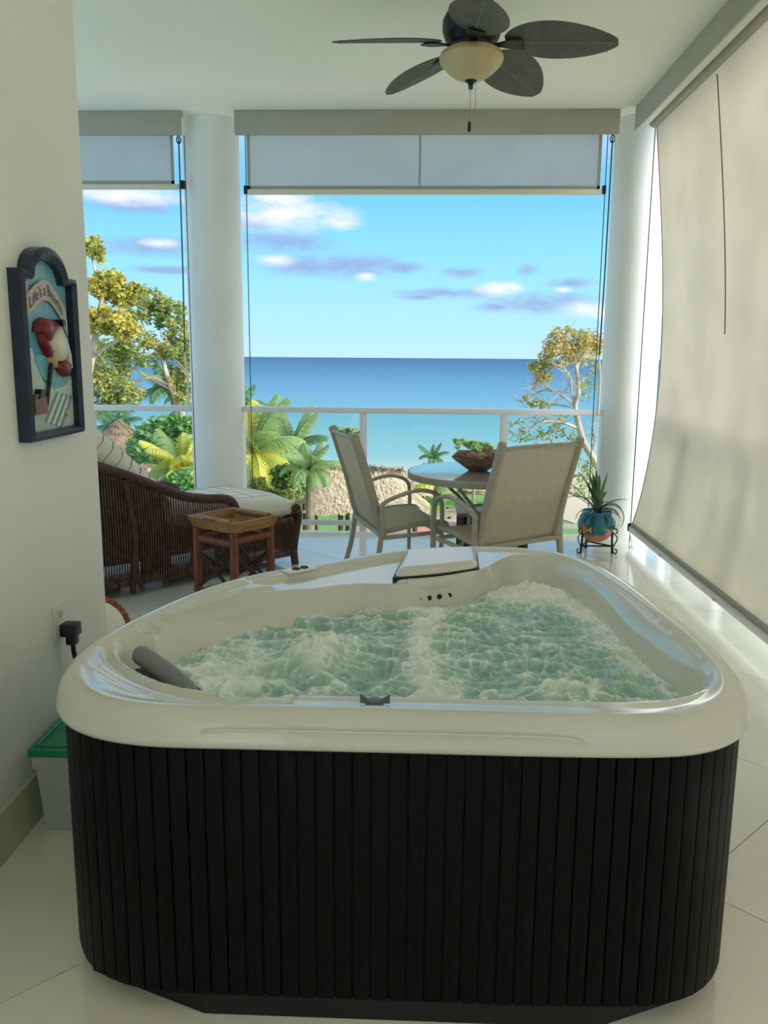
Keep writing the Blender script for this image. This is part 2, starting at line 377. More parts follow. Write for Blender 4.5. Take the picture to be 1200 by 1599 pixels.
# ------------------------------------------------------------------ roller shades at the far end
def far_shade(label, x0, x1, fx0, fx1, zf, bx0, bx1, caps, seams, cables, cords):
    t = thing('roller_shade', ((x0 + x1) / 2, 6.5, zf), label, 'roller shade', world=True)
    part('valance', MB().box(x0, x1, 6.50, 6.535, 3.012, 3.178, 0.004).box(x0, x1, 6.535, 6.58, 3.15, 3.178), 'valance_paint', t)
    part('roller_tube', MB().tube([(x0 + 0.03, 6.565, 3.09), (x1 - 0.03, 6.565, 3.09)], 0.028, 12), 'white_metal', t)
    fb = part('fabric', MB().slab(lambda u, v: (fx0 + (fx1 - fx0) * u, 6.562, zf + (3.07 - zf) * v), 12, 3, (0, 0.0015, 0)), 'shade_cloth_thin', t, False)
    h = MB().box(fx0, fx1, 6.558, 6.566, zf + 0.005, zf + 0.028)
    for xe, on in ((fx0, 0), (fx1, 1)):
        if xe > -3.0: h.box(xe - (0.022 if on else 0), xe + (0 if on else 0.022), 6.558, 6.566, zf, 3.05)
    part('hem', h, 'hem_dark', fb, False)
    for xs in seams: part('seam', MB().box(xs - 0.006, xs + 0.006, 6.557, 6.567, zf + 0.02, 3.03), 'hem_dark', fb, False)
    part('bottom_bar', MB().box(bx0, bx1, 6.548, 6.578, zf - 0.034, zf + 0.004, 0.006), 'hem_bar', t)
    for xc in caps: part('end_cap', MB().box(xc - 0.014, xc + 0.014, 6.545, 6.581, zf - 0.03, zf + 0.03, 0.004), 'black_plastic', t)
    for xc in cables: part('guide_cable', MB().tube([(xc, 6.563, 3.02), (xc, 6.563, 0.0)], 0.0035, 6), 'cable', t)
    for xc, zl in cords:
        cd = part('pull_cord', MB().tube([(xc, 6.54, 3.0), (xc - 0.004, 6.54, 2.0), (xc - 0.012, 6.54, zl + 0.4)], 0.0055, 6), 'cable', t)
        part('cord_tassel', MB().tube(smooth_path([(xc - 0.012, 6.54, zl + 0.45), (xc - 0.006, 6.54, zl + 0.35), (xc + 0.004, 6.545, zl + 0.25), (xc + 0.001, 6.54, zl)], 5), [0.009] * 15 + [0.012], 6), 'cord_white', cd)
        part('chain_link', MB().tube([(xc + 0.016 * math.cos(a), 6.54, 2.985 + 0.026 * math.sin(a)) for a in np.linspace(0, 2 * math.pi, 12, endpoint=False)], 0.005, 6, closed=True, up=(0, 1, 0)), 'black_plastic', cd)
    return t
far_shade('wide roller shade rolled halfway down between the two round columns', -1.373, 1.445, -1.295, 1.335, 2.635, -1.300, 1.358, (-1.308, 1.366), (0.0,), (-1.305, 1.375), ((1.405, 0.98),))
far_shade('narrower roller shade over the wicker chaise, partly cut off by the wall', -3.3, -1.772, -3.25, -1.85, 2.672, -3.25, -1.795, (-1.785,), (-2.7,), (-1.765,), ((-1.80, 0.98),))

# ------------------------------------------------------------------ the large shade on the right side
t = thing('side_shade', (1.68, 3.0, 0.1), 'large beige sun shade lowered nearly to the floor beside the hot tub', 'sun shade', world=True)
part('valance', MB().box(1.54, 1.565, -2.95, 6.46, 3.005, 3.178, 0.003).box(1.565, 1.74, -2.95, 6.46, 3.155, 3.178), 'valance_paint', t)
part('valance_lip', MB().box(1.532, 1.572, -2.95, 6.46, 2.995, 3.008), 'hem_bar', t)
part('roller_tube', MB().tube([(1.665, -2.9, 3.07), (1.665, 6.40, 3.07)], 0.045, 16), 'valance_paint', t)
_bz = np.array([0.0, 0.13, 0.54, 1.22, 2.05, 2.6, 3.06]); _bb = np.array([0.0, 0.002, 0.085, 0.138, 0.105, 0.05, 0.0])
def shade_x(Y, z):
    b = float(np.interp(z, _bz, _bb))
    zz = (z - 0.13) / 2.93
    b = 0.145 * math.sin(math.pi * max(0, min(1, zz)) ** 0.80) * 0.97
    edge = 0.55 + 0.45 * sst(3.2, 6.4, Y)
    w = 0.0
    for yc, zc, wy, wz, amp, sl in ((4.55, 0.75, 0.05, 0.45, 0.014, 0.10), (4.25, 0.8, 0.09, 0.5, -0.012, 0.12), (4.05, 1.0, 0.06, 0.7, 0.014, 0.05), (5.1, 0.6, 0.07, 0.4, 0.009, 0.2), (5.5, 0.7, 0.08, 0.4, 0.008, 0.22), (3.8, 1.5, 0.08, 0.8, 0.01, 0.03), (4.8, 0.5, 0.05, 0.35, 0.008, 0.25)):
        yy = Y - yc - sl * (z - zc)
        w += amp * math.exp(-(yy / wy) ** 2 - ((z - zc) / wz) ** 2)
    return 1.68 + b * edge + w
def shade_edge(z): return 6.395
fab = part('fabric', MB().slab(lambda u, v: (shade_x(-2.8 + u * 9.195, 0.13 + 2.94 * v), -2.8 + u * 9.195, 0.13 + 2.94 * v), 170, 40, (0.0015, 0, 0)), 'shade_cloth', t, True, 80)
part('seam', MB().tube([(shade_x(5.18 - 0.10 * (3.0 - z), z) - 0.003, 5.18 - 0.10 * (3.0 - z), z) for z in np.linspace(1.55, 3.0, 14)], 0.0035, 5), 'seam', fab)
part('edge_hem', MB().tube([(shade_x(6.39, z), 6.395, z) for z in np.linspace(0.14, 3.04, 24)], 0.006, 6), 'hem_dark', fab)
part('bottom_hem', MB().box(1.672, 1.688, -2.8, 6.39, 0.128, 0.160), 'hem_dark', t, False)
part('bottom_bar', MB().box(1.66, 1.70, -2.8, 6.40, 0.088, 0.130, 0.008), 'hem_bar', t)
part('end_cap', MB().box(1.655, 1.705, 6.395, 6.43, 0.088, 0.150, 0.008), 'black_plastic', t)
part('guide_cable', MB().tube([(1.68, 6.425, 3.10), (1.68, 6.425, 0.0)], 0.004, 6), 'black_plastic', t)
for yb in (5.55, 4.5, 3.4): part('bar_screw', MB().tube([(1.652, yb, 0.10), (1.662, yb, 0.10)], 0.008, 8), 'hem_dark', t)
part('floor_hook', MB().tube([(1.645, 6.22, 0.0), (1.645, 6.22, 0.025), (1.655, 6.25, 0.04), (1.668, 6.40, 0.085)], 0.004, 6).box(1.63, 1.66, 6.205, 6.235, 0, 0.01), 'hem_bar', t)

# ================================================================== hot tub
mat('acrylic', lin(214, 214, 208), 0.10, lin(208, 208, 202), 2.0, spec=0.5, coat=0.4)
mat('slat', (0.003, 0.003, 0.0034, 1), 0.5, (0.005, 0.005, 0.0055, 1), 14, 0.25, 90, stretch=(1, 1, 0.15), spec=0.12)
mat('tub_core', (0.006, 0.006, 0.007, 1), 0.7)
mat('pillow_grey', lin(124, 126, 130), 0.45)
mat('recess_dark', lin(18, 18, 20), 0.5)
mat('knob_grey', lin(84, 88, 92), 0.3)
TC = (0.0, 2.3)
outer = [(-.55, 1.540), (-.30, 1.535), (0, 1.535), (.25, 1.535), (.46, 1.542), (.58, 1.565), (.67, 1.625), (.73, 1.72), (.76, 1.85), (.768, 2.05), (.752, 2.25), (.725, 2.5), (.685, 2.72), (.63, 2.90), (.545, 3.035), (.42, 3.10), (.28, 3.113), (.13, 3.097),
         (0, 3.06), (-.13, 2.985), (-.25, 2.885), (-.345, 2.80), (-.45, 2.725), (-.56, 2.62), (-.66, 2.47), (-.745, 2.26), (-.80, 2.06), (-.822, 1.92), (-.815, 1.81), (-.785, 1.70), (-.70, 1.595)]
inner = [(-.35, 1.668), (0, 1.665), (.30, 1.665), (.52, 1.68), (.63, 1.74), (.685, 1.83), (.695, 1.95), (.685, 2.1), (.665, 2.38), (.625, 2.65), (.575, 2.85), (.50, 2.96), (.40, 2.995), (.345, 2.97), (.28, 2.86), (.22, 2.745),
         (.08, 2.68), (-.06, 2.605), (-.19, 2.60), (-.33, 2.535), (-.46, 2.50), (-.57, 2.42), (-.66, 2.24), (-.70, 2.10), (-.69, 2.00), (-.62, 1.88), (-.53, 1.77), (-.44, 1.69)]
def polar(pts, n=1440):
    c = np.array([(p.x - TC[0], p.y - TC[1]) for p in smooth_path([(x, y, 0) for x, y in pts], 14, True)])
    a = np.unwrap(np.arctan2(c[:, 1], c[:, 0])); r = np.hypot(c[:, 0], c[:, 1])
    if a[-1] < a[0]: a, r = a[::-1], r[::-1]
    base_a = a[0]; a = np.maximum.accumulate(a)
    th = base_a + np.linspace(0, 2 * np.pi, n, endpoint=False)
    rr = np.interp(th, np.append(a, a[0] + 2 * np.pi), np.append(r, r[0]))
    tab = np.zeros(n); idx = np.round(((th % (2 * np.pi)) / (2 * np.pi)) * n).astype(int) % n
    o = np.argsort(th % (2 * np.pi)); return (th % (2 * np.pi))[o], rr[o]
TO, RO = polar(outer); TI, RI = polar(inner)
def ro(a): return float(np.interp(a % (2 * math.pi), TO, RO, period=2 * math.pi))
def ri(a): return float(np.interp(a % (2 * math.pi), TI, RI, period=2 * math.pi))
RIM = 0.703
SW = (-0.585, 1.875); SWD = (0.72, -0.69)          # headrest hollow in the corner deck: centre and long direction
def swirl(x, y):
    dx, dy = x - SW[0], y - SW[1]
    l = dx * SWD[0] + dy * SWD[1]; s = -dx * SWD[1] + dy * SWD[0]       # s > 0 towards the pool
    return math.hypot(l / 0.215, (s - 0.02) / 0.095), l, s
def slope_w(a):                                    # how far the inner wall leans
    d = math.degrees(a) % 360
    return 0.045 + 0.13 * math.exp(-((d - 172) / 22) ** 2) + 0.03 * math.exp(-((d - 0) / 40) ** 2) + 0.03 * math.exp(-((d - 360) / 40) ** 2)
def shell_z(a, r, x, y, Ro, Ri):
    d = Ro - r; w = Ro - Ri
    crest = RIM - 0.010 * sst(0.05, 0.10, d)
    if d < 0.045: crest = RIM - 0.055 * (1 - math.sin(math.acos(max(0, min(1, 1 - d / 0.045)))))
    z = crest
    if w > 0.17 and x < -0.02 and y > 2.5:           # leaf shaped ridges on the wide deck
        q = (x + 0.45) * 0.66 + (y - 2.62) * 0.75; k = -(x + 0.45) * 0.75 + (y - 2.62) * 0.66
        z -= 0.012 * sst(0.075, 0.095, d)
        z += 0.010 * math.exp(-((k - 0.10 - 0.25 * q * q) / 0.020) ** 2) * sst(0.02, 0.12, q)
        z -= 0.006 * sst(0.5, 0.0, abs(k - 0.02) / 0.05)
    e, l, s = swirl(x, y)
    if e < 2.3 and r > Ri - 0.08:
        z -= 0.011 * sst(1.95, 1.86, e) * sst(0.06, 0.085, d) + 0.014 * sst(1.52, 1.43, e) * sst(0.05, 0.085, d) + 0.10 * sst(1.02, 0.80, e)
        z += 0.013 * math.exp(-((e - 1.14) / 0.085) ** 2) * sst(0.05, 0.085, d)
    if r < Ri:
        sw = slope_w(a); q = (Ri - r)
        if q < sw: z2 = RIM - 0.012 - 0.135 * (q / sw) ** 1.5
        elif q < sw + 0.05: z2 = RIM - 0.147 - 0.03 * (q - sw) / 0.05
        else: z2 = max(0.22, RIM - 0.177 - 2.2 * (q - sw - 0.05))
        z = min(z, z2)
    return z
NA = 420
ds = [0, .003, .008, .014, .021, .028, .036, .045, .055, .065, .075, .085, .095, .105, .115]
vs = []; rows = []
for lowering, inset in ((0.078, 0.016), (0.0755, 0.004), (0.070, 0.0), (0.062, -0.003)):
    rows.append(('lip', lowering, inset))
NR = 92
mb = MB(); nrow = 0
angs = [2 * math.pi * i / NA for i in range(NA)]
rings = []
for (_, low, ins) in rows:
    rings.append([(TC[0] + (ro(a) - ins) * math.cos(a), TC[1] + (ro(a) - ins) * math.sin(a), RIM - low) for a in angs])
for k in range(NR):
    ring = []
    for a in angs:
        Ro, Ri = ro(a), ri(a)
        u = k / (NR - 1)
        total = Ro
        # dense sampling near the rim, coarse in the middle
        d = (u / 0.8) * (Ro - Ri + 0.30) if u < 0.8 else (Ro - Ri + 0.30) + (u - 0.8) / 0.2 * (Ro - 0.02 - (Ro - Ri + 0.30))
        r = Ro - d; x, y = TC[0] + r * math.cos(a), TC[1] + r * math.sin(a)
        ring.append((x, y, shell_z(a, r, x, y, Ro, Ri)))
    rings.append(ring)
vs = [p for ring in rings for p in ring]; fs = []
for k in range(len(rings) - 1):
    for i in range(NA):
        j = (i + 1) % NA; fs.append((k * NA + i, k * NA + j, (k + 1) * NA + j, (k + 1) * NA + i))
fs.append(tuple((len(rings) - 1) * NA + i for i in range(NA)))
mb.add(vs, fs)
tub = thing('hot_tub', (0, 2.3, 0), 'dark slatted hot tub with pale acrylic rim full of bubbling water', 'hot tub', world=True)
part('shell', mb, 'acrylic', tub, True, 55)
# faint raised ridge moulded on the front face of the lip
part('lip_ridge', MB().tube(smooth_path([(-.42, 1.5345, .664), (-.36, 1.531, .672), (-.1, 1.530, .674), (.2, 1.530, .674), (.31, 1.531, .670), (.345, 1.533, .655)], 6), 0.0035, 8, flat=0.8), 'acrylic', tub)
# cabinet: plinth, core and upright slats
def outline(inset, n):
    P = [(TC[0] + ro(a) * math.cos(a), TC[1] + ro(a) * math.sin(a)) for a in np.linspace(0, 2 * math.pi, 1440, endpoint=False)]
    P = np.array(P); seg = np.roll(P, -1, 0) - P; L = np.hypot(seg[:, 0], seg[:, 1]); cum = np.concatenate([[0], np.cumsum(L)]); tot = cum[-1]
    s = (np.arange(n) + 0.5) / n * tot
    PX = np.append(P[:, 0], P[0, 0]); PY = np.append(P[:, 1], P[0, 1])
    x, y = np.interp(s, cum, PX), np.interp(s, cum, PY)
    e = 0.02; x2, y2 = np.interp((s + e) % tot, cum, PX), np.interp((s + e) % tot, cum, PY); x1, y1 = np.interp((s - e) % tot, cum, PX), np.interp((s - e) % tot, cum, PY)
    tx, ty = x2 - x1, y2 - y1; q = np.hypot(tx, ty); tx, ty = tx / q, ty / q
    return [(x[i] - ty[i] * inset, y[i] + tx[i] * inset, math.atan2(ty[i], tx[i])) for i in range(n)], tot
core, _ = outline(0.030, 120)
nc = len(core); core2, _ = outline(0.050, 120)
part('cabinet_core', MB().add([(x, y, z) for ring, z in ((core, 0.05), (core, 0.632), (core2, 0.632), (core2, 0.05)) for x, y, _ in ring], [(k * nc + i, k * nc + (i + 1) % nc, ((k + 1) % 4) * nc + (i + 1) % nc, ((k + 1) % 4) * nc + i) for k in range(4) for i in range(nc)]), 'tub_core', tub, False)
NS = 140
sl, tot = outline(0.022, NS)
wd = tot / NS - 0.0045
slat_me = MB().box(-wd / 2, wd / 2, -0.006, 0.007, 0.055, 0.632, 0.0018).mesh('slat')
for x, y, a in sl:
    o = link('slat', slat_me, 'slat', tub); o.location = (x, y - 2.3, 0); o.rotation_euler = (0, 0, a)
plinth = [(-.44, 1.56), (.40, 1.56), (.64, 1.665), (.715, 1.80), (.70, 2.4), (.60, 2.8), (.45, 3.02), (.10, 3.02), (-.30, 2.78), (-.60, 2.45), (-.765, 2.05), (-.775, 1.80), (-.73, 1.675)]
part('plinth', MB().prism(plinth, 0.0, 0.055), 'tub_core', tub, False)
# waterfall pillow block between deck and back rim
A, B = Vector((-0.065, 2.60, 0)), Vector((0.215, 2.745, 0)); C_, D_ = Vector((0.225, 2.985, 0)), Vector((-0.035, 2.895, 0))
def pil(u, v, prof):
    f = A.lerp(B, u); b = D_.lerp(C_, u); bow = 0.018 * math.sin(math.pi * u); fw = (f - b).normalized()
    p = b.lerp(f, v); return p + fw * (bow * v) , prof
def cap_top(u, v):
    p, _ = pil(u, v, 0); e = min(u, 1 - u); z = RIM + 0.022 - 0.006 * v - 0.045 * (max(0, v - 0.76) / 0.24) ** 2 - 0.016 * (1 - sst(0, 0.08, e)) ** 2; return (p.x, p.y, z)
part('waterfall_cap', MB().slab(cap_top, 24, 22, lambda u, v: (lambda p: (p[0], p[1], 0.655 if v > 0.5 else 0.66))(cap_top(u, v))), 'acrylic', tub, True, 50)
def cap_seam(u, v):
    p, _ = pil(-0.022 + 1.044 * u, -0.03 + 0.98 * v, 0); return (p.x, p.y, RIM - 0.004)
part('waterfall_seam', MB().slab(cap_seam, 16, 10, (0, 0, -0.03)), 'recess_dark', tub, False)
fwd = ((A + B) / 2 - (C_ + D_) / 2).normalized()
face = part('waterfall_face', MB().slab(lambda u, v: tuple(A.lerp(B, 0.03 + 0.94 * u) + fwd * (-0.014 + 0.018 * math.sin(math.pi * u) + 0.006 * math.sin(math.pi * v)) + Vector((0, 0, 0.50 + 0.15 * v))), 16, 8, tuple(-fwd * 0.05)), 'acrylic', tub)
for q in (0.30, 0.42, 0.54, 0.66):
    p = A.lerp(B, q) + fwd * (0.006 + 0.018 * math.sin(math.pi * q)) + Vector((0, 0, 0.626))
    part('jet', MB().tube([p - fwd * 0.01, p + fwd * 0.002], 0.0085, 10), 'recess_dark', face)
# grey headrest in its hollow
hr = part('headrest', MB().tube(smooth_path([(-.690, 1.975, .656), (-.675, 1.962, .658), (-.60, 1.895, .646), (-.54, 1.843, .626), (-.51, 1.82, .612)], 6), [0.006] + [0.014, 0.020, 0.023, 0.0245] + [0.025] * 15 + [0.023, 0.020, 0.016, 0.010, 0.005], 14), 'pillow_grey', tub)
mb = MB(); mb.lathe([(0.001, 0), (0.085, 0.0), (0.094, 0.004)], 28); mb.v = [(SW[0] + SWD[0] * x * 1.75 + 0.69 * y * 0.55 * -1 * -1, SW[1] + SWD[1] * x * 1.75 + 0.72 * y * 0.55, 0.612 + z) for x, y, z in mb.v]
part('headrest_hollow', mb, 'recess_dark', tub)
# diverter lever on the front deck, control panel at the back
mb = MB().grid(lambda u, v: (-0.108 + 0.062 * u, 1.625 + 0.02 * (v - .5), RIM - 0.004 + (0.016 - 0.020 * math.sin(math.pi * min(1, u * 1.05) * 0.9) * 0.8 + 0.004 * u) * (1 - abs(2 * v - 1) ** 3)), 14, 7)
mb.lathe([(0.020, -0.014), (0.020, -0.004), (0.016, 0.0), (0.001, 0.001)], 20, (-0.078, 1.625, RIM))
part('diverter_lever', mb, 'knob_grey', tub)
cp = on_ground(462, 886, RIM)
mb = MB().box(-0.065, 0.05, -0.028, 0.028, 0.0, 0.006, 0.003, Matrix.Translation((cp.x + 0.02, cp.y - 0.01, RIM - 0.006)) @ Matrix.Rotation(0.72, 4, 'Z'))
pan = part('control_panel', mb, 'white_metal', tub)
for dx in (-0.02, 0.012):
    p = Vector((cp.x + 0.02, cp.y - 0.01, RIM + 0.001)) + Vector((math.cos(.72), math.sin(.72), 0)) * dx
    part('control_button', MB().tube([(p.x + 0.012 * math.cos(a), p.y + 0.012 * math.sin(a), p.z) for a in np.linspace(0, 6.28, 12, endpoint=False)], 0.003, 6, closed=True), 'black_plastic', pan)

# ------------------------------------------------------------------ water
def foam_material():
    m = bpy.data.materials.new('tub_water'); m.use_nodes = True; MATS['tub_water'] = m
    t = m.node_tree; b = t.nodes['Principled BSDF']
    at_ = t.nodes.new('ShaderNodeAttribute'); at_.attribute_name = 'foam'
    tcn = t.nodes.new('ShaderNodeTexCoord')
    n = t.nodes.new('ShaderNodeTexNoise'); n.inputs['Scale'].default_value = 34; n.inputs['Detail'].default_value = 8; n.inputs['Roughness'].default_value = 0.7; n.inputs['Distortion'].default_value = 0.8
    t.links.new(tcn.outputs['Object'], n.inputs['Vector'])
    a1 = t.nodes.new('ShaderNodeMath'); a1.operation = 'MULTIPLY_ADD'; a1.inputs[1].default_value = 0.9; a1.inputs[2].default_value = -0.43
    t.links.new(n.outputs[0], a1.inputs[0])
    a2 = t.nodes.new('ShaderNodeMath'); a2.operation = 'ADD'; a2.use_clamp = True; t.links.new(a1.outputs[0], a2.inputs[0]); t.links.new(at_.outputs['Fac'], a2.inputs[1])
    rp = t.nodes.new('ShaderNodeValToRGB'); e = rp.color_ramp.elements
    e[0].position = 0.0; e[0].color = lin(126, 172, 170); e[1].position = 1.0; e[1].color = lin(250, 254, 255)
    x = e.new(0.35); x.color = lin(176, 208, 204); x = e.new(0.62); x.color = lin(226, 242, 240)
    t.links.new(a2.outputs[0], rp.inputs[0]); t.links.new(rp.outputs[0], b.inputs['Base Color'])
    rr = t.nodes.new('ShaderNodeMapRange'); rr.inputs[3].default_value = 0.04; rr.inputs[4].default_value = 0.5; t.links.new(a2.outputs[0], rr.inputs[0]); t.links.new(rr.outputs[0], b.inputs['Roughness'])
    b.inputs['IOR'].default_value = 1.33; b.inputs['Coat Weight'].default_value = 1.0; b.inputs['Coat IOR'].default_value = 1.6; b.inputs['Coat Roughness'].default_value = 0.05
    n2 = t.nodes.new('ShaderNodeTexNoise'); n2.inputs['Scale'].default_value = 60; n2.inputs['Detail'].default_value = 6; n2.inputs['Roughness'].default_value = 0.65; n2.inputs['Distortion'].default_value = 1.2
    t.links.new(tcn.outputs['Object'], n2.inputs['Vector'])
    bp = t.nodes.new('ShaderNodeBump'); bp.inputs['Strength'].default_value = 0.35; bp.inputs['Distance'].default_value = 0.02
    t.links.new(n2.outputs[0], bp.inputs['Height']); t.links.new(bp.outputs[0], b.inputs['Normal']); t.links.new(bp.outputs[0], b.inputs['Coat Normal'])
foam_material()
def vnoise(seed):
    r = np.random.default_rng(seed); g = r.random((64, 64))
    def f(x, y):
        xi, yi = np.floor(x).astype(int), np.floor(y).astype(int); fx, fy = x - xi, y - yi; fx = fx * fx * (3 - 2 * fx); fy = fy * fy * (3 - 2 * fy)
        a, b2 = g[xi % 64, yi % 64], g[(xi + 1) % 64, yi % 64]; c, d = g[xi % 64, (yi + 1) % 64], g[(xi + 1) % 64, (yi + 1) % 64]
        return (a * (1 - fx) + b2 * fx) * (1 - fy) + (c * (1 - fx) + d * fx) * fy
    return f
nA, nB, nC = vnoise(1), vnoise(2), vnoise(3)
WZ = 0.592
na, nr = 560, 230
aa = np.linspace(0, 2 * np.pi, na, endpoint=False)
Rw = np.array([ri(a) - slope_w(a) * 0.62 for a in aa])
for _ in range(3): Rw = np.minimum(Rw, 0.5 * Rw + 0.25 * (np.roll(Rw, 1) + np.roll(Rw, -1)) + 0.004)
rr_ = np.linspace(1, 0.004, nr)
RRg = rr_[:, None] * Rw[None, :]
X = TC[0] + RRg * np.cos(aa)[None, :]; Y = TC[1] + RRg * np.sin(aa)[None, :]
wx, wy = X + 0.03 * nA(X * 9, Y * 9), Y + 0.03 * nB(X * 9, Y * 9)
ridge = lambda f, s, px, py: 1 - np.abs(2 * f(px * s, py * s) - 1)
wx2, wy2 = wx + 0.02 * nB(X * 23, Y * 23), wy + 0.02 * nC(X * 23, Y * 23)
c1, c2, c3 = ridge(nA, 11, wx * 0.75, wy * 1.3), ridge(nB, 24, wx2 * 0.8, wy2 * 1.25), ridge(nC, 50, wx2, wy2)
h = 0.022 * c1 ** 2 + 0.014 * c2 ** 2 + 0.006 * c3 ** 1.5 - 0.018
foam = 0.40 * c1 ** 12 + 0.46 * c2 ** 11 + 0.40 * c3 ** 9 * (0.3 + c1) + 0.10 * nC(X * 5, Y * 5)
for (bx, by, sx, sy, amp, fm) in ((-0.247, 2.14, 0.105, 0.11, 0.050, 0.50), (0.36, 1.90, 0.10, 0.09, 0.035, 0.42), (0.10, 1.90, 0.05, 0.3, 0.012, 0.30)):
    g = np.exp(-((X - bx) / sx) ** 2 - ((Y - by) / sy) ** 2); h += g * amp * (0.75 + 0.6 * ridge(nB, 40, X, Y)); foam += g * fm * (0.6 + 0.6 * nC(X * 30, Y * 30))
line = np.exp(-((X - 0.06 - 0.05 * np.sin(Y * 5) - 0.05 * (nA(X * 4, Y * 6) - 0.5)) / 0.045) ** 2) * (Y < 2.6); foam += 0.55 * line; h += 0.012 * line * ridge(nC, 30, X, Y)
edge = np.clip((rr_[:, None] * np.ones_like(X) - 0.80) / 0.2, 0, 1)
ang = np.degrees(np.arctan2(Y - TC[1], X - TC[0]))
right_edge = np.exp(-((ang - 15) / 55.0) ** 2); foam += edge * (0.25 + 0.75 * right_edge) * 0.75 * (0.45 + nB(X * 22, Y * 22))
back = np.exp(-((X - 0.40) / 0.30) ** 2 - ((Y - 2.86) / 0.16) ** 2); foam += 0.85 * back; h += back * 0.012 * ridge(nB, 22, X, Y)
left = np.exp(-((X + 0.48) / 0.12) ** 2 - ((Y - 1.98) / 0.22) ** 2); foam += 0.55 * left
h *= np.clip((1 - rr_[:, None]) / 0.06 + 0.25, 0, 1)
Z = WZ + h
wv = np.stack([X, Y - 2.3, Z - WZ], -1).reshape(-1, 3)
fs = []
for k in range(nr - 1):
    for i in range(na): j = (i + 1) % na; fs.append((k * na + i, k * na + j, (k + 1) * na + j, (k + 1) * na + i))
fs.append(tuple((nr - 1) * na + i for i in range(na)))
me = bpy.data.meshes.new('tub_water'); me.from_pydata(wv.tolist(), [], fs); me.update()
at_ = me.attributes.new('foam', 'FLOAT', 'POINT'); at_.data.foreach_set('value', np.clip(foam, 0, 1).reshape(-1).astype(np.float32))
me.polygons.foreach_set('use_smooth', [True] * len(me.polygons))
wo_ = link('tub_water', me, 'tub_water'); wo_.location = (0, 2.3, WZ)
tag(wo_, 'foaming pale green water churning inside the hot tub', 'water', kind='stuff')

# ================================================================== ceiling fan
mat('fan_dark', lin(30, 30, 36), 0.45, metallic=0.3)
mat('fan_blade', lin(96, 94, 88), 0.6, lin(84, 82, 78), 16, 0.2, 40)
mat('fan_vein', lin(122, 120, 112), 0.6)
mat('fan_bowl', lin(228, 212, 170), 0.4, lin(216, 196, 150), 9, translucent=0.25)
mat('brass', lin(170, 160, 130), 0.35, metallic=0.8)
FX, FY, FZ = 0.232, 4.2, 2.822
fan = thing('ceiling_fan', (FX, FY, CEIL), 'ceiling fan with five grey leaf shaped blades and cream glass bowl', 'ceiling fan')
dz = -CEIL
part('canopy', MB().lathe([(0.001, CEIL + dz), (0.075, CEIL + dz), (0.07, CEIL - 0.03 + dz), (0.035, CEIL - 0.07 + dz), (0.018, CEIL - 0.08 + dz), (0.018, 2.99 + dz), (0.06, 2.985 + dz), (0.065, 2.975 + dz)], 28), 'fan_dark', fan)
part('motor_housing', MB().lathe([(0.001, 2.985 + dz), (0.075, 2.983 + dz), (0.118, 2.965 + dz), (0.137, 2.93 + dz), (0.138, 2.89 + dz), (0.124, 2.85 + dz), (0.098, 2.826 + dz), (0.098, 2.812 + dz), (0.001, 2.812 + dz)], 36), 'fan_dark', fan)
part('light_fitter', MB().lathe([(0.001, 2.812 + dz), (0.06, 2.811 + dz), (0.12, 2.806 + dz), (0.122, 2.796 + dz), (0.001, 2.794 + dz)], 30), 'fan_dark', fan)
bowl = [(0.120, 2.804), (0.142, 2.790), (0.150, 2.772), (0.146, 2.752), (0.130, 2.733), (0.108, 2.712), (0.082, 2.692), (0.050, 2.678), (0.015, 2.672)]
part('glass_bowl', MB().lathe([(r, z + dz) for r, z in bowl] + [(r - 0.004, z + dz + 0.003) for r, z in bowl[::-1]], 40), 'fan_bowl', fan)
part('finial', MB().lathe([(0.001, 2.682 + dz), (0.030, 2.680 + dz), (0.028, 2.672 + dz), (0.014, 2.662 + dz), (0.010, 2.650 + dz), (0.012, 2.643 + dz), (0.008, 2.636 + dz), (0.001, 2.634 + dz)], 20), 'fan_dark', fan)
ch = part('pull_chain', MB().tube([(-0.003, -0.015, 2.645 + dz), (-0.003, -0.015, 2.492 + dz)], 0.0016, 5), 'brass', fan)
part('pull_fob', MB().lathe([(0.001, 2.494 + dz), (0.006, 2.490 + dz), (0.008, 2.475 + dz), (0.008, 2.455 + dz), (0.005, 2.447 + dz), (0.001, 2.446 + dz)], 12, (-0.003, -0.015, 0)), 'fan_dark', ch)
part('pull_chain', MB().tube([(0.022, -0.01, 2.665 + dz), (0.022, -0.01, 2.53 + dz)], 0.0016, 5), 'brass', fan)
def blade_half(t): return 0.128 * (math.sin(math.pi * min(1, t ** 0.82)) ** 0.62) if 0 < t < 1 else 0.0
def blade_pt(r, s):                                  # r along, s across; droops outwards, pitched and slightly cupped
    return (r, s, -0.10 * (r - 0.12) * (0.9 + 0.3 * r) - 0.27 * s + 0.25 * s * s)
mb = MB()
def bl(u, v):
    t = 0.02 + 0.96 * u; w = max(0.012, blade_half(t)); s = (2 * v - 1) * w; return blade_pt(0.16 + 0.50 * u, s)
mb.slab(bl, 26, 9, (0, 0, 0.006)); blade_me = mb.mesh('blade', True, None, 50)
mb = MB().tube([(lambda p: (p[0], p[1], p[2] - 0.001))(blade_pt(0.2 + 0.44 * k / 9, 0)) for k in range(10)], 0.003, 5)
for k in range(7):
    u = 0.12 + 0.11 * k; w = blade_half(0.02 + 0.96 * (u + 0.05)) * 0.85
    for sg in (-1, 1): mb.tube([(lambda p: (p[0], p[1], p[2] - 0.0006))(blade_pt(0.16 + 0.50 * (u + 0.12 * q), sg * w * q)) for q in (0, 0.5, 1)], 0.0014, 4)
vein_me = mb.mesh('leaf_veins')
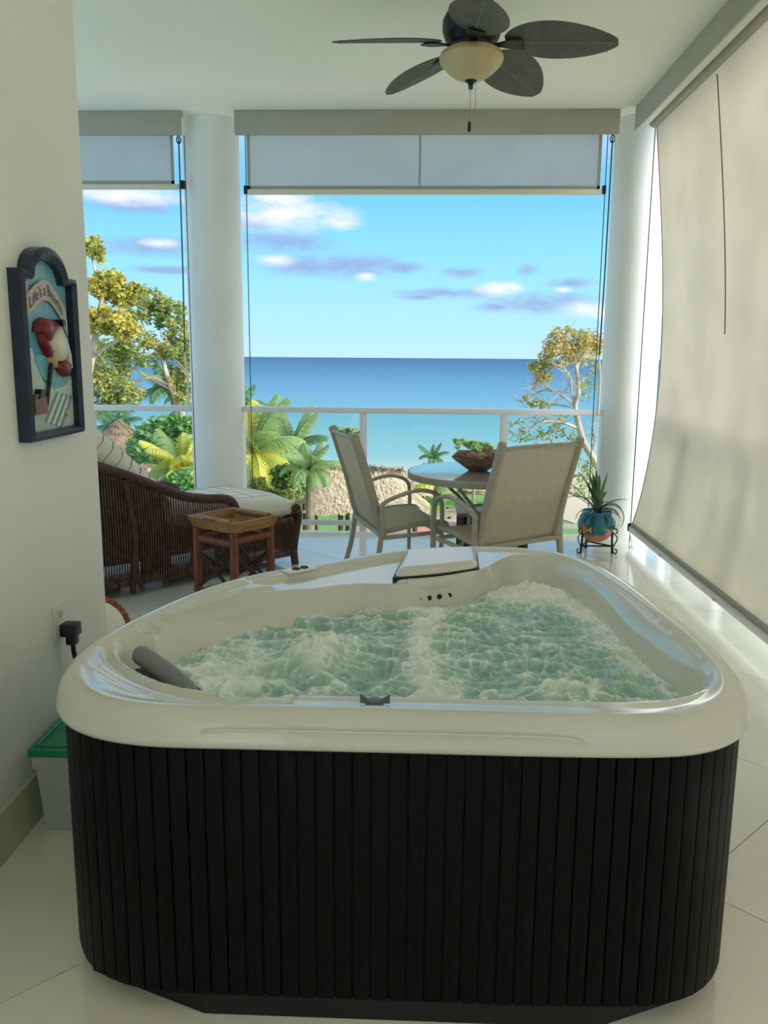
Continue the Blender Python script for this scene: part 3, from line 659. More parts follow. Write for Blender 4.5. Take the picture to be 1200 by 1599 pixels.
mb = MB().slab(lambda u, v: (0.085 + 0.155 * u, (2 * v - 1) * (0.016 + 0.026 * math.sin(math.pi * max(0, u - 0.3) / 0.7 * 0.75)), -0.006 - 0.012 * u - 0.27 * (2 * v - 1) * 0.03 * u), 12, 5, (0, 0, -0.006))
iron_me = mb.mesh('blade_iron')
for k in range(5):
    a = R(-89 + 72 * k)
    b = link('blade', blade_me, 'fan_blade', fan); b.location = (0, 0, FZ - CEIL + 0.005); b.rotation_euler = (0, 0, a)
    link('leaf_veins', vein_me, 'fan_vein', b)
    i = link('blade_iron', iron_me, 'fan_dark', b)

# ================================================================== beach plaque on the wall
mat('plaque_frame', lin(22, 34, 58), 0.3, lin(30, 46, 74), 20, 0.15, 60)
mat('plaque_blue', lin(96, 160, 184), 0.5, lin(150, 200, 206), 5)
mat('plaque_sand', lin(196, 214, 206), 0.6, lin(182, 200, 194), 9)
mat('plaque_sea', lin(84, 158, 176), 0.4, lin(120, 186, 196), 20)
mat('plaque_banner', lin(206, 190, 178), 0.6, lin(186, 172, 166), 14)
mat('plaque_ink', lin(58, 66, 72), 0.6)
mat('plaque_red', lin(140, 28, 36), 0.35, lin(112, 20, 30), 20)
mat('plaque_white', lin(226, 222, 212), 0.4)
mat('plaque_tan', lin(196, 172, 128), 0.5)
mat('plaque_pole', lin(16, 22, 34), 0.4)
mat('plaque_brown', lin(132, 78, 36), 0.4, lin(104, 58, 28), 20)
mat('plaque_stripe', lin(120, 148, 150), 0.5)
PW, PY0, PY1, PZ0, PZ1 = -1.15, 2.365, 2.752, 1.150, 1.640
pq = thing('beach_plaque', (PW, (PY0 + PY1) / 2, PZ0), 'arched navy framed beach plaque with relief umbrella on the wall', 'wall plaque', world=True)
fr = lambda u, v, w: (PW + w, u, v)
def arch_outline(ins):
    y0, y1, z0, z1 = PY0 + ins, PY1 - ins, PZ0 + ins, PZ1 - ins; m = (y0 + y1) / 2; r = (PY1 - PY0) * 0.335 - ins; sh = r
    pts = [(y0, z0), (y1, z0), (y1, z1)]
    pts += [(m + r * math.cos(a), z1 + 0.078 * (r / ((PY1 - PY0) * 0.335)) * math.sin(a)) for a in np.linspace(0.0, math.pi, 19)]
    pts += [(y0, z1)]
    return pts
oo, ii = arch_outline(0), arch_outline(0.024); mm_ = arch_outline(0.012)
mb = MB(); n = len(oo); vs = []
for poly, w in ((oo, 0.0), (oo, 0.038), (mm_, 0.046), (ii, 0.034), (ii, 0.0)): vs += [fr(u, v, w) for u, v in poly]
fs = [(k * n + i, k * n + (i + 1) % n, (k + 1) * n + (i + 1) % n, (k + 1) * n + i) for k in range(4) for i in range(n)]
mb.add(vs, fs); part('frame', mb, 'plaque_frame', pq, True, 30)
part('back_panel', MB().prism(ii, 0.0, 0.012, fr), 'plaque_blue', pq, False)
iy0, iy1, iz0 = PY0 + 0.024, PY1 - 0.024, PZ0 + 0.024; IW = iy1 - iy0; IH = PZ1 - 0.024 - iz0
def q(a, b): return (iy0 + a * IW, iz0 + b * IH)          # a: 0..1 across, b: 0..1 up the panel
def relief(name, pts, w0, w1, m, sm=3): return part(name, MB().prism([(p.x, p.y) for p in smooth_path([(*q(a, b), 0) for a, b in pts], sm, True)] if sm else [q(a, b) for a, b in pts], w0, w1, fr), m, pq, False)
relief('sand', [(0, 0), (1, 0), (1, .36), (.86, .30), (.6, .27), (.38, .33), (.2, .55), (.06, .60), (0, .60)], 0.012, 0.015, 'plaque_sand', 0)
relief('sea_patch', [(.24, .50), (.5, .51), (.92, .49), (.90, .42), (.80, .34), (.62, .31), (.42, .34), (.30, .41)], 0.012, 0.017, 'plaque_sea')
# curled banner
def ban(u, v):
    a = -0.02 + u * 0.90; b = 0.80 + 0.155 * math.sin(math.pi * min(1, max(0, (u - 0.02) / 0.98)) ** 1.1) - 0.03 * u + 0.02 * (1 - u) + (v - 0.5) * 0.135
    y, z = q(0.08 + a * 0.95, b); return (PW + 0.018 + 0.003 * math.sin(6 * u), y, z)
bn = part('banner', MB().slab(ban, 26, 4, (0.004, 0, 0)), 'plaque_banner', pq)
for (u0, u1, a) in ((0.0, 0.16, 0.12), (0.84, 1.0, -0.16)):
    part('banner_end', MB().slab(lambda u, v: (lambda p: (PW + 0.014, p[1] + (0.015 if a < 0 else -0.006), p[2] + a * 0.30 * (1 if a > 0 else 0.55)))(ban(u0 + (u1 - u0) * u, v * 0.75 + 0.1)), 6, 3, (0.004, 0, 0)), 'plaque_banner', bn)
def banner_text(txt):
    cu = bpy.data.curves.new('lettering', 'FONT'); cu.body = txt; cu.size = 1.0; cu.extrude = 0.0; cu.resolution_u = 2
    tmp = bpy.data.objects.new('lettering', cu); COL.objects.link(tmp)
    dg = bpy.context.evaluated_depsgraph_get(); dg.update(); me = bpy.data.meshes.new_from_object(tmp.evaluated_get(dg)); bpy.data.objects.remove(tmp); bpy.data.curves.remove(cu)
    xs = [v.co.x for v in me.vertices]; x0, x1 = min(xs), max(xs)
    for v in me.vertices:
        u = 0.10 + 0.80 * (v.co.x - x0) / (x1 - x0); p = ban(u, 0.24 + 0.62 * v.co.y / 0.75); v.co = (p[0] + 0.0065 - PW, p[1] - (PY0 + PY1) / 2, p[2] - PZ0)
    return me
link('lettering', banner_text("Life's a Beach"), 'plaque_ink', bn)
# umbrella: folded dome seen side on, in gores
def gore(name, pts, m, h=0.030):
    c = np.mean(np.array(pts), 0); n = len(pts); pp = [q(a, b) for a, b in pts]; cc = q(*c)
    mb = MB(); vs = [fr(u, v, 0.016) for u, v in pp] + [fr(cc[0] + (u - cc[0]) * 0.86, cc[1] + (v - cc[1]) * 0.86, 0.016 + h * 0.8) for u, v in pp] + [fr(cc[0], cc[1], 0.016 + h)]
    fs = [(i, (i + 1) % n, n + (i + 1) % n, n + i) for i in range(n)] + [(n + i, n + (i + 1) % n, 2 * n) for i in range(n)]
    return part(name, mb.add(vs, fs), m, um, True, 100)
um = part('umbrella_hub', MB().prism([(q(.67, .735)[0] + 0.011 * math.cos(a), q(.67, .735)[1] + 0.011 * math.sin(a)) for a in np.linspace(0, 6.28, 10, endpoint=False)], 0.016, 0.05, fr), 'plaque_pole', pq, False)
gore('umbrella_gore', [(.22, .66), (.26, .73), (.38, .765), (.54, .755), (.66, .73), (.54, .66), (.44, .60), (.38, .62), (.34, .66)], 'plaque_red')
gore('umbrella_gore', [(.30, .665), (.36, .63), (.42, .605), (.50, .545), (.50, .48), (.42, .52), (.34, .58)], 'plaque_red', 0.024)
gore('umbrella_gore', [(.66, .73), (.56, .66), (.46, .60), (.52, .55), (.58, .47), (.68, .46), (.78, .52), (.80, .60)], 'plaque_white', 0.034)
gore('umbrella_gore', [(.50, .55), (.54, .50), (.56, .42), (.51, .44), (.47, .50)], 'plaque_tan', 0.028)
gore('umbrella_gore', [(.62, .47), (.72, .49), (.86, .45), (.84, .39), (.78, .355), (.68, .385), (.60, .42)], 'plaque_red', 0.030)
gore('umbrella_gore', [(.68, .73), (.84, .63), (.92, .50), (.93, .40), (.88, .40), (.82, .55), (.74, .65)], 'plaque_white', 0.022)
part('umbrella_pole', MB().tube([fr(*q(.52, .47), 0.024), fr(*q(.37, .165), 0.022)], 0.0065, 8), 'plaque_pole', um)
bt = relief('lotion_bottle', [(.09, .13), (.09, .235), (.14, .255), (.28, .245), (.32, .215), (.32, .125), (.2, .118)], 0.014, 0.032, 'plaque_brown', 2)
part('bottle_cap', MB().prism([q(.18, .25), q(.20, .285), (q(.27, .285)), q(.27, .235), q(.15, .225)], 0.016, 0.036, fr), 'plaque_pole', bt, False)
tw = relief('beach_towel', [(.33, .06), (.62, .255), (.90, .205), (.72, -.005)], 0.014, 0.018, 'plaque_white', 0)
for k in range(4):
    f0, f1 = k * 0.27, k * 0.27 + 0.12; L_ = lambda f, t: (0.33 + (0.72 - 0.33) * f + t * (0.62 - 0.33), 0.06 + (-0.005 - 0.06) * f + t * (0.255 - 0.06) + 0.02 * f * t)
    part('towel_stripe', MB().prism([q(*L_(f0, 0)), q(*L_(f0, 1)), q(*L_(f1, 1)), q(*L_(f1, 0))], 0.018, 0.0195, fr), 'plaque_stripe', tw, False)
part('starfish', MB().prism([(q(.80, .10)[0] + (0.014 if k % 2 else 0.006) * math.cos(k * 0.628), q(.80, .10)[1] + (0.014 if k % 2 else 0.006) * math.sin(k * 0.628)) for k in range(10)], 0.014, 0.024, fr), 'plaque_tan', tw, False)

# ------------------------------------------------------------------ wall outlet with plug
mat('outlet_white', lin(226, 226, 220), 0.35)
ol = thing('wall_outlet', (-1.15, 2.54, 0.5), 'white double wall outlet low on the wall by the tub', 'outlet', world=True)
part('cover_plate', MB().box(-1.15, -1.143, 2.505, 2.575, 0.498, 0.612, 0.003), 'outlet_white', ol)
for zc in (0.58, 0.53):
    f = part('socket', MB().box(-1.144, -1.1405, 2.522, 2.558, zc - 0.016, zc + 0.016, 0.002), 'outlet_white', ol)
    part('socket_slot', MB().box(-1.1412, -1.1398, 2.530, 2.533, zc - 0.004, zc + 0.008).box(-1.1412, -1.1398, 2.546, 2.549, zc - 0.004, zc + 0.008).box(-1.1412, -1.1398, 2.537, 2.543, zc - 0.012, zc - 0.006), 'recess_dark', f, False)
pg = thing('power_plug', (-1.11, 2.55, 0.5), 'black angled power plug pushed into the wall outlet', 'plug', world=True)
part('plug_body', MB().box(-1.139, -1.085, 2.522, 2.572, 0.505, 0.548, 0.006).box(-1.125, -1.092, 2.530, 2.564, 0.475, 0.508, 0.006), 'black_plastic', pg)
part('cord', MB().tube(smooth_path([(-1.108, 2.547, 0.48), (-1.107, 2.56, 0.42), (-1.10, 2.64, 0.30), (-1.08, 2.69, 0.05), (-0.95, 2.75, 0.010), (-0.72, 2.72, 0.008)], 8), 0.008, 8), 'black_plastic', pg)

# ------------------------------------------------------------------ storage bin
mat('bin_lid', lin(24, 140, 104), 0.3, lin(20, 128, 96), 10)
mat('bin_body', lin(206, 214, 204), 0.35, translucent=0.3)
bn_ = thing('storage_bin', (-0.96, 2.40, 0), 'translucent storage bin with green lid squeezed between wall and tub', 'storage bin', world=True)
def bx_taper(x0, x1, y0, y1, ins, z0, z1):
    vs = [(x0 + ins, y0 + ins, z0), (x1 - ins, y0 + ins, z0), (x1 - ins, y1 - ins, z0), (x0 + ins, y1 - ins, z0), (x0, y0, z1), (x1, y0, z1), (x1, y1, z1), (x0, y1, z1)]
    return vs, [(3, 2, 1, 0), (4, 5, 6, 7), (0, 1, 5, 4), (1, 2, 6, 5), (2, 3, 7, 6), (3, 0, 4, 7)]
mb = MB(); mb.add(*bx_taper(-1.105, -0.80, 2.225, 2.58, 0.015, 0.0, 0.235)); bd = part('bin_body', mb, 'bin_body', bn_, False)
part('body_rim', MB().box(-1.112, -0.793, 2.218, 2.587, 0.205, 0.250, 0.006), 'bin_body', bd)
ld = part('bin_lid', MB().box(-1.118, -0.788, 2.21, 2.595, 0.248, 0.272, 0.006), 'bin_lid', bn_)
part('lid_ridge', MB().tube([(-1.098, 2.232, 0.273), (-0.81, 2.232, 0.273), (-0.81, 2.575, 0.273), (-1.098, 2.575, 0.273)], 0.006, 6, closed=True), 'bin_lid', ld)

# ================================================================== sling chairs
mat('chair_metal', lin(172, 166, 150), 0.45, lin(165, 158, 142), 20)
mat('sling', lin(226, 220, 202), 0.8, lin(218, 211, 192), 60, 0.1, 300, translucent=0.55, stretch=(1, 1, 1))
def rails(t):       # side rail of seat and back in local (y, z)
    return None
seat_path = smooth_path([(0, 0.235, 0.405), (0, 0.20, 0.435), (0, 0.05, 0.432), (0, -0.10, 0.405), (0, -0.175, 0.40)], 6)
back_path = smooth_path([(0, -0.165, 0.375), (0, -0.195, 0.46), (0, -0.245, 0.66), (0, -0.305, 0.85), (0, -0.345, 0.975)], 6)
def make_chair(label, loc, rz):
    t = thing('sling_chair', loc, label, 'chair', 'sling chairs round the terrace table', rz)
    hw = 0.285
    sx = lambda path, x: [(x, p.y, p.z) for p in path]
    for s in (-1, 1):
        x = s * hw
        part('seat_rail', MB().tube(sx(seat_path, x), 0.016, 8), 'chair_metal', t)
        part('back_rail', MB().tube(sx(back_path, x), [0.026] * (len(back_path) - 1) + [0.020], 10, up=(1, 0, 0), flat=0.9), 'chair_metal', t)
        xo = s * (hw + 0.035)
        ar = smooth_path([(xo, 0.185, 0.0), (xo, 0.185, 0.30), (xo, 0.185, 0.52), (xo, 0.165, 0.60), (xo, 0.09, 0.635), (xo, 0.0, 0.635), (xo, -0.14, 0.59), (xo, -0.20, 0.545)], 6)
        part('arm_and_front_leg', MB().tube(ar, 0.020, 8, flat=0.62, up=(0, 1, 0)), 'chair_metal', t)
        part('rear_leg', MB().tube(smooth_path([(xo, -0.185, 0.56), (xo, -0.185, 0.40), (xo, -0.215, 0.20), (xo, -0.275, 0.0)], 6), 0.021, 8, flat=0.8, up=(0, 1, 0)), 'chair_metal', t)
        part('side_bar', MB().tube([(xo, 0.185, 0.385), (xo, -0.19, 0.365)], 0.013, 8), 'chair_metal', t)
    part('seat_sling', MB().slab(lambda u, v: (lambda p: ((2 * u - 1) * hw, p.y, p.z + 0.006 - 0.030 * math.sin(math.pi * u) * math.sin(math.pi * v)))(seat_path[int(round(v * (len(seat_path) - 1)))]), 9, len(seat_path), (0, 0, 0.003)), 'sling', t)
    part('back_sling', MB().slab(lambda u, v: (lambda p: ((2 * u - 1) * hw, p.y - 0.018 * math.sin(math.pi * u) * math.sin(math.pi * min(1, v * 1.05)), p.z * 1.0 - 0.022 * v - 0.010 * math.sin(math.pi * u) * (v > 0.98)))(back_path[int(round(v * (len(back_path) - 1)))]), 9, len(back_path), (0, 0.003, 0)), 'sling', t)
    part('back_top_bar', MB().tube(smooth_path([(-hw, -0.332, 0.925), (-0.2, -0.352, 0.945), (0.2, -0.352, 0.945), (hw, -0.332, 0.925)], 5), 0.010, 8), 'chair_metal', t)
    part('back_lower_bar', MB().tube([(-hw - 0.035, -0.19, 0.385), (hw + 0.035, -0.19, 0.385)], 0.016, 8), 'chair_metal', t)
    part('front_bar', MB().tube([(-hw - 0.035, 0.185, 0.375), (hw + 0.035, 0.185, 0.375)], 0.013, 8), 'chair_metal', t)
    return t
make_chair('sling chair turned sideways, between the chaise and the round table', (-0.115, 5.10, 0), R(18 - 90))
make_chair('sling chair seen from behind, in front of the round table', (0.475, 4.74, 0), R(126 - 90))

# ------------------------------------------------------------------ round table
mat('table_top', lin(196, 198, 200), 0.06, lin(186, 188, 190), 30, spec=1.0, coat=1.0)
mat('table_metal', lin(176, 172, 160), 0.4)
TX, TY, TZ = 0.455, 5.13, 0.715
tb = thing('patio_table', (TX, TY, 0), 'round glossy terrace table with curved metal legs', 'table')
part('table_top', MB().lathe([(0.001, TZ - 0.012), (0.49, TZ - 0.012), (0.495, TZ - 0.004), (0.492, TZ), (0.001, TZ)], 64), 'table_top', tb)
part('table_rim', MB().lathe([(0.485, TZ - 0.042), (0.503, TZ - 0.040), (0.506, TZ - 0.012), (0.503, TZ - 0.001), (0.494, TZ - 0.001), (0.485, TZ - 0.042)], 64), 'chair_metal', tb)
for k in range(4):
    a = R(45 + 12 + 90 * k); c, s = math.cos(a), math.sin(a)
    pr = smooth_path([(0.40, 0, TZ - 0.03), (0.30, 0, 0.60), (0.17, 0, 0.50), (0.135, 0, 0.42), (0.15, 0, 0.30), (0.22, 0, 0.15), (0.33, 0, 0.03), (0.36, 0, 0.012)], 6)
    part('leg', MB().tube([(p.x * c, p.x * s, p.z) for p in pr], 0.011, 8), 'table_metal', tb)
part('leg_ring', MB().tube([(0.145 * math.cos(a), 0.145 * math.sin(a), 0.475) for a in np.linspace(0, 2 * math.pi, 28, endpoint=False)], 0.009, 8, closed=True), 'table_metal', tb)
part('leg_ring', MB().tube([(0.36 * math.cos(a), 0.36 * math.sin(a), 0.015) for a in np.linspace(0, 2 * math.pi, 40, endpoint=False)], 0.010, 8, closed=True), 'table_metal', tb)

mat('bowl_wood', lin(140, 110, 82), 0.5, lin(92, 68, 50), 14, 0.3, 30, stretch=(1, 1, 4))
BX, BY = 0.385, 5.16
mb = MB()
def bowl_r(a): return 0.172 * (1 + 0.06 * math.cos(3 * a + 0.5))
prof = [(0.28, 0.0), (0.36, 0.004), (0.62, 0.035), (0.86, 0.070), (0.98, 0.090), (1.0, 0.096), (0.95, 0.094), (0.82, 0.072), (0.55, 0.038), (0.30, 0.016), (0.01, 0.014)]
mb.grid(lambda u, v: (lambda a, p: (p[0] * bowl_r(a) * math.cos(a), p[0] * bowl_r(a) * math.sin(a), p[1] + 0.012 * (p[0] > 0.7) * math.cos(3 * a + 0.5)))(2 * math.pi * u, prof[int(round(v * (len(prof) - 1)))]), 48, len(prof), True)
bw = build('wooden_bowl', mb, 'bowl_wood'); bw.location = (BX, BY, TZ); tag(bw, 'shallow dark wooden bowl on the round table', 'bowl')
mat('ball_rattan', lin(206, 182, 150), 0.7, lin(170, 144, 116), 30, 0.4, 60)
mat('ball_brown', lin(176, 148, 124), 0.7, lin(140, 112, 92), 30, 0.4, 60)
def twine_ball(r, seed):
    mb = MB(); rr = random.Random(seed)
    mb.lathe([(r * 0.9 * math.sin(a), -r * 0.9 * math.cos(a)) for a in np.linspace(0.01, math.pi - 0.01, 9)], 12)
    for k in range(9):
        ax = Vector((rr.gauss(0, 1), rr.gauss(0, 1), rr.gauss(0, 1))).normalized(); e1 = ax.orthogonal().normalized(); e2 = ax.cross(e1)
        mb.tube([e1 * (r * 0.95 * math.cos(t)) + e2 * (r * 0.95 * math.sin(t)) + ax * (r * 0.12 * math.sin(2 * t)) for t in np.linspace(0, 2 * math.pi, 16, endpoint=False)], r * 0.09, 4, closed=True)
    return mb
balls = [(-0.105, -0.01, 0.036, 'ball_brown', 'brown twine ball at the end of the bowl nearest the chaise'), (-0.045, -0.075, 0.036, 'ball_brown', 'small brown twine ball at the front of the wooden bowl'),
         (0.025, -0.025, 0.045, 'ball_rattan', 'largest pale twine ball in the middle of the wooden bowl'), (0.107, 0.01, 0.037, 'ball_rattan', 'pale twine ball right of the largest ball in the bowl'), (0.08, -0.088, 0.033, 'ball_brown', 'brown twine ball low at the bowl end behind the chair back'),
         (0.065, 0.078, 0.038, 'ball_brown', 'brown twine ball perched highest at the far bowl edge'), (-0.03, 0.065, 0.036, 'ball_rattan', 'pale twine ball at the far side of the wooden bowl')]
for k, (dx, dy, r, m, lab) in enumerate(balls):
    o = build('twine_ball', twine_ball(r, k), m); o.location = (BX + dx, BY + dy, TZ + float(np.interp(math.hypot(dx, dy), [0, 0.05, 0.095, 0.14, 0.17], [0.014, 0.018, 0.040, 0.075, 0.1])) + r * 1.22 + (0.02 if 'highest' in lab else 0)); tag(o, lab, 'decorative ball', 'twine balls in the wooden bowl')

# ------------------------------------------------------------------ slatted chest under the table
mat('chest_wood', lin(92, 74, 58), 0.5, lin(66, 52, 42), 8, 0.2, 20, stretch=(0.3, 3, 3))
mat('chest_lid', lin(126, 116, 100), 0.5)
cs = thing('slatted_chest', (0.56, 6.0, 0), 'low dark wooden slatted chest on the floor beyond the round table', 'chest', world=True)
part('body', MB().box(0.33, 0.79, 5.83, 6.17, 0.03, 0.30), 'recess_dark', cs, False)
for z in (0.03, 0.085, 0.14, 0.195): part('slat', MB().box(0.315, 0.805, 5.812, 5.83, z, z + 0.043, 0.004), 'chest_wood', cs)
for x in (0.315, 0.775):
    for y in (5.80, 6.17): part('leg', MB().box(x, x + 0.03, y, y + 0.03, 0, 0.30, 0.004), 'chest_wood', cs)
part('lid', MB().box(0.30, 0.82, 5.79, 6.21, 0.30, 0.325, 0.005), 'chest_lid', cs)

# ================================================================== plant stand, pot and plant
mat('iron', lin(24, 22, 22), 0.5, metallic=0.4)
PX_, PY_ = 1.335, 6.06
st = thing('plant_stand', (PX_, PY_, 0), 'black wrought iron plant stand with scroll feet', 'plant stand')
legs = [(R(205), 1), (R(110), 1), (R(-25), 1)]
mb = MB().tube([(0.118 * math.cos(a), 0.118 * math.sin(a), 0.165) for a in np.linspace(0, 2 * math.pi, 30, endpoint=False)], 0.006, 6, closed=True); part('ring', mb, 'iron', st)
feet = []
for a, _ in legs:
    c, s = math.cos(a), math.sin(a); P3 = lambda r, z: (r * c, r * s, z)
    part('leg', MB().tube(smooth_path([P3(0.118, 0.175), P3(0.12, 0.10), P3(0.125, 0.0)], 4), 0.008, 6), 'iron', st)
    part('scroll', MB().tube(smooth_path([P3(0.145, 0.15), P3(0.155, 0.165), P3(0.148, 0.185), P3(0.128, 0.183), P3(0.122, 0.16), P3(0.155, 0.125), P3(0.150, 0.09), P3(0.132, 0.055), P3(0.130, 0.025), P3(0.140, 0.006), P3(0.155, 0.008), P3(0.160, 0.026), P3(0.150, 0.036), P3(0.142, 0.03)], 5), 0.0045, 6), 'iron', st)
    feet.append(P3(0.12, 0.055))
for i in range(3): part('brace', MB().tube([feet[i], (0, 0, 0.062) if False else feet[(i + 1) % 3]], 0.006, 6), 'iron', st)
mat('pot_blue', lin(28, 100, 150), 0.2, lin(44, 132, 168), 18, coat=0.3)
mat('pot_teal', lin(30, 124, 128), 0.2, lin(36, 104, 96), 40, coat=0.3)
mat('pot_amber', lin(214, 150, 66), 0.25, lin(206, 120, 84), 12, coat=0.3)
mat('pot_pink', lin(216, 110, 112), 0.25, lin(226, 140, 120), 30)
mat('pot_yellow', lin(226, 190, 70), 0.25)
mat('pot_black', lin(22, 20, 30), 0.25)
mat('pot_sky', lin(110, 176, 200), 0.25, lin(70, 140, 180), 20)
mat('soil', lin(52, 40, 32), 0.9)
PZ = 0.085
pprof = [(0.001, 0.0), (0.052, 0.0), (0.085, 0.018), (0.116, 0.055), (0.135, 0.100), (0.137, 0.135), (0.126, 0.168), (0.108, 0.192), (0.104, 0.202), (0.110, 0.214), (0.113, 0.222)]
def prad(z): return float(np.interp(z, [p[1] for p in pprof[1:]], [p[0] for p in pprof[1:]]))
pot = thing('painted_pot', (PX_, PY_, PZ), 'blue ceramic pot painted with tropical fish on the iron stand', 'plant pot')
zc = [0.0, 0.018, 0.045, 0.0551, 0.10, 0.135, 0.150, 0.168, 0.192, 0.202, 0.214, 0.222]
def band(name, z0, z1, m, inner=False):
    zz = np.linspace(z0, z1, 8); pr = [(prad(z), z) for z in zz]
    mb = MB(); n = 36
    vs = [(r * math.cos(2 * math.pi * k / n), r * math.sin(2 * math.pi * k / n), z) for r, z in pr for k in range(n)]
    fs = [(i * n + k, i * n + (k + 1) % n, (i + 1) * n + (k + 1) % n, (i + 1) * n + k) for i in range(len(pr) - 1) for k in range(n)]
    if z0 == 0: fs.append(tuple(range(n))[::-1])
    return part(name, mb.add(vs, fs), m, pot)
body = band('pot_foot', 0.0, 0.060, 'pot_amber'); band('pot_belly', 0.060, 0.135, 'pot_teal'); band('pot_shoulder', 0.135, 0.222, 'pot_blue')
part('pot_rim', MB().lathe([(0.113, 0.222), (0.106, 0.226), (0.099, 0.222), (0.094, 0.200), (0.093, 0.19)], 36), 'pot_blue', pot)
part('soil', MB().lathe([(0.095, 0.198), (0.05, 0.206), (0.001, 0.208)], 24), 'soil', pot)
def decal(name, pts, m, th0):                       # painted relief that follows the pot wall; pts in (arc metres, height)
    mb = MB(); n = len(pts); c = np.mean(np.array(pts), 0)
    def P_(s, z, k): r = prad(z) + k; a = th0 + s / 0.13; return (r * math.cos(a), r * math.sin(a), z)
    vs = [P_(s, z, 0.0005) for s, z in pts] + [P_(s, z, 0.0035) for s, z in pts] + [P_(c[0], c[1], 0.006)]
    return part(name, mb.add(vs, [(i, (i + 1) % n, n + (i + 1) % n, n + i) for i in range(n)] + [(n + i, n + (i + 1) % n, 2 * n) for i in range(n)]), m, pot)
FA = R(-140)
decal('fish_body', [(-.055, .10), (-.035, .135), (-.005, .14), (.02, .115), (.035, .10), (.012, .075), (-.02, .062), (-.045, .078)], 'pot_pink', FA)
decal('fish_stripe', [(-.040, .085), (-.036, .130), (-.028, .133), (-.03, .075)], 'pot_yellow', FA); decal('fish_stripe', [(-.010, .070), (-.006, .136), (.002, .132), (.0, .072)], 'pot_yellow', FA)
decal('fish_stripe', [(-.024, .070), (-.022, .134), (-.016, .135), (-.016, .070)], 'pot_black', FA); decal('fish_eye', [(-.053, .108), (-.047, .116), (-.041, .108), (-.047, .100)], 'pot_black', FA)
decal('fish_tail', [(.030, .10), (.055, .125), (.050, .098), (.056, .075)], 'pot_yellow', FA)
decal('coral', [(-.03, .055), (-.035, .09), (-.018, .082), (-.012, .115), (.0, .09), (.012, .108), (.022, .08), (.035, .085), (.03, .052), (.0, .045)], 'pot_pink', R(-58))
for th in (-100, -94, -106, -88): decal('sea_grass', [(-.004, .058), (-.003, .11), (.0, .118), (.004, .06)], 'pot_sky', R(th))
decal('wave', [(-.03, .14), (-.02, .17), (.02, .172), (.035, .15), (.01, .135)], 'pot_sky', R(-35)); decal('wave', [(-.03, .14), (-.025, .165), (.02, .165), (.025, .142)], 'pot_sky', R(-165))
mat('leaf_strap', lin(84, 124, 84), 0.5, lin(52, 92, 58), 10, stretch=(1, 1, 1), translucent=0.25)
mat('leaf_strap_pale', lin(128, 160, 120), 0.5, lin(96, 136, 92), 10, translucent=0.25)
pl = thing('strap_leaf_plant', (PX_, PY_, PZ + 0.205), 'spiky green strap leaved plant growing in the blue fish pot', 'plant')
rl = random.Random(3)
spec_ = []
for k in range(9): spec_.append((rl.uniform(0, 2 * math.pi), rl.uniform(0.30, 0.36), rl.uniform(74, 86), rl.uniform(0.1, 0.5), 0.017))
for k in range(8): spec_.append((2 * math.pi * k / 8 + rl.uniform(-.3, .3), rl.uniform(0.26, 0.34), rl.uniform(48, 64), rl.uniform(0.6, 1.2), 0.015))
for k in range(12): spec_.append((2 * math.pi * k / 12 + rl.uniform(-.2, .2), rl.uniform(0.18, 0.27), rl.uniform(18, 36), rl.uniform(1.2, 2.2), 0.013))
spec_ += [(R(170), 0.36, 58, 0.35, 0.018), (R(182), 0.33, 50, 0.5, 0.016), (R(5), 0.36, 52, 2.2, 0.014), (R(-10), 0.33, 40, 2.4, 0.013)]
for (a, L_, elv, bend, w) in spec_:
    e = R(elv); x = z = 0; n = 9; pts = []
    for i in range(n):
        pts.append((0.008 + x, z)); x += L_ / (n - 1) * math.cos(e); z += L_ / (n - 1) * math.sin(e); e -= bend * 1.6 / (n - 1)
    c, s = math.cos(a), math.sin(a)
    def lf(u, v):
        i = int(round(u * (n - 1))); r, zz = pts[i]; ww = w * (0.75 + 0.5 * u) * (1 - u ** 3) + 0.0008; o = (2 * v - 1)
        return (r * c - s * o * ww, r * s + c * o * ww, zz + 0.35 * ww * abs(o))
    part('leaf', MB().slab(lf, n, 3, (0, 0, 0.0012)), rl.choice(['leaf_strap', 'leaf_strap', 'leaf_strap_pale']), pl)

# ================================================================== wicker chaise
mat('wicker', lin(104, 70, 56), 0.5, lin(66, 42, 34), 30, 0.3, 80, objvar=0.1)
mat('wicker_roll', lin(92, 58, 44), 0.5, lin(52, 32, 26), 40, 0.5, 90)
mat('cushion', lin(242, 238, 228), 0.85, lin(234, 230, 219), 6, 0.05, 120)
mat('cushion_line', lin(120, 124, 126), 0.8)
CL = 1.84; CW = 0.74
chs = thing('wicker_chaise', (-2.107, 4.263, 0), 'dark brown wicker chaise longue with pale cushions', 'chaise longue', rz=R(45))
top = [(0.0, 0.90), (0.20, 0.875), (0.45, 0.785), (0.63, 0.715), (0.83, 0.625), (0.98, 0.562), (1.12, 0.530), (1.25, 0.515), (1.32, 0.490), (1.355, 0.43)]
tp = smooth_path([(x, 0, z) for x, z in top], 5)
tx_, tz_ = [p.x for p in tp], [p.z for p in tp]
def side_top(x): return float(np.interp(x, tx_, tz_)) if x < 1.33 else 0.30
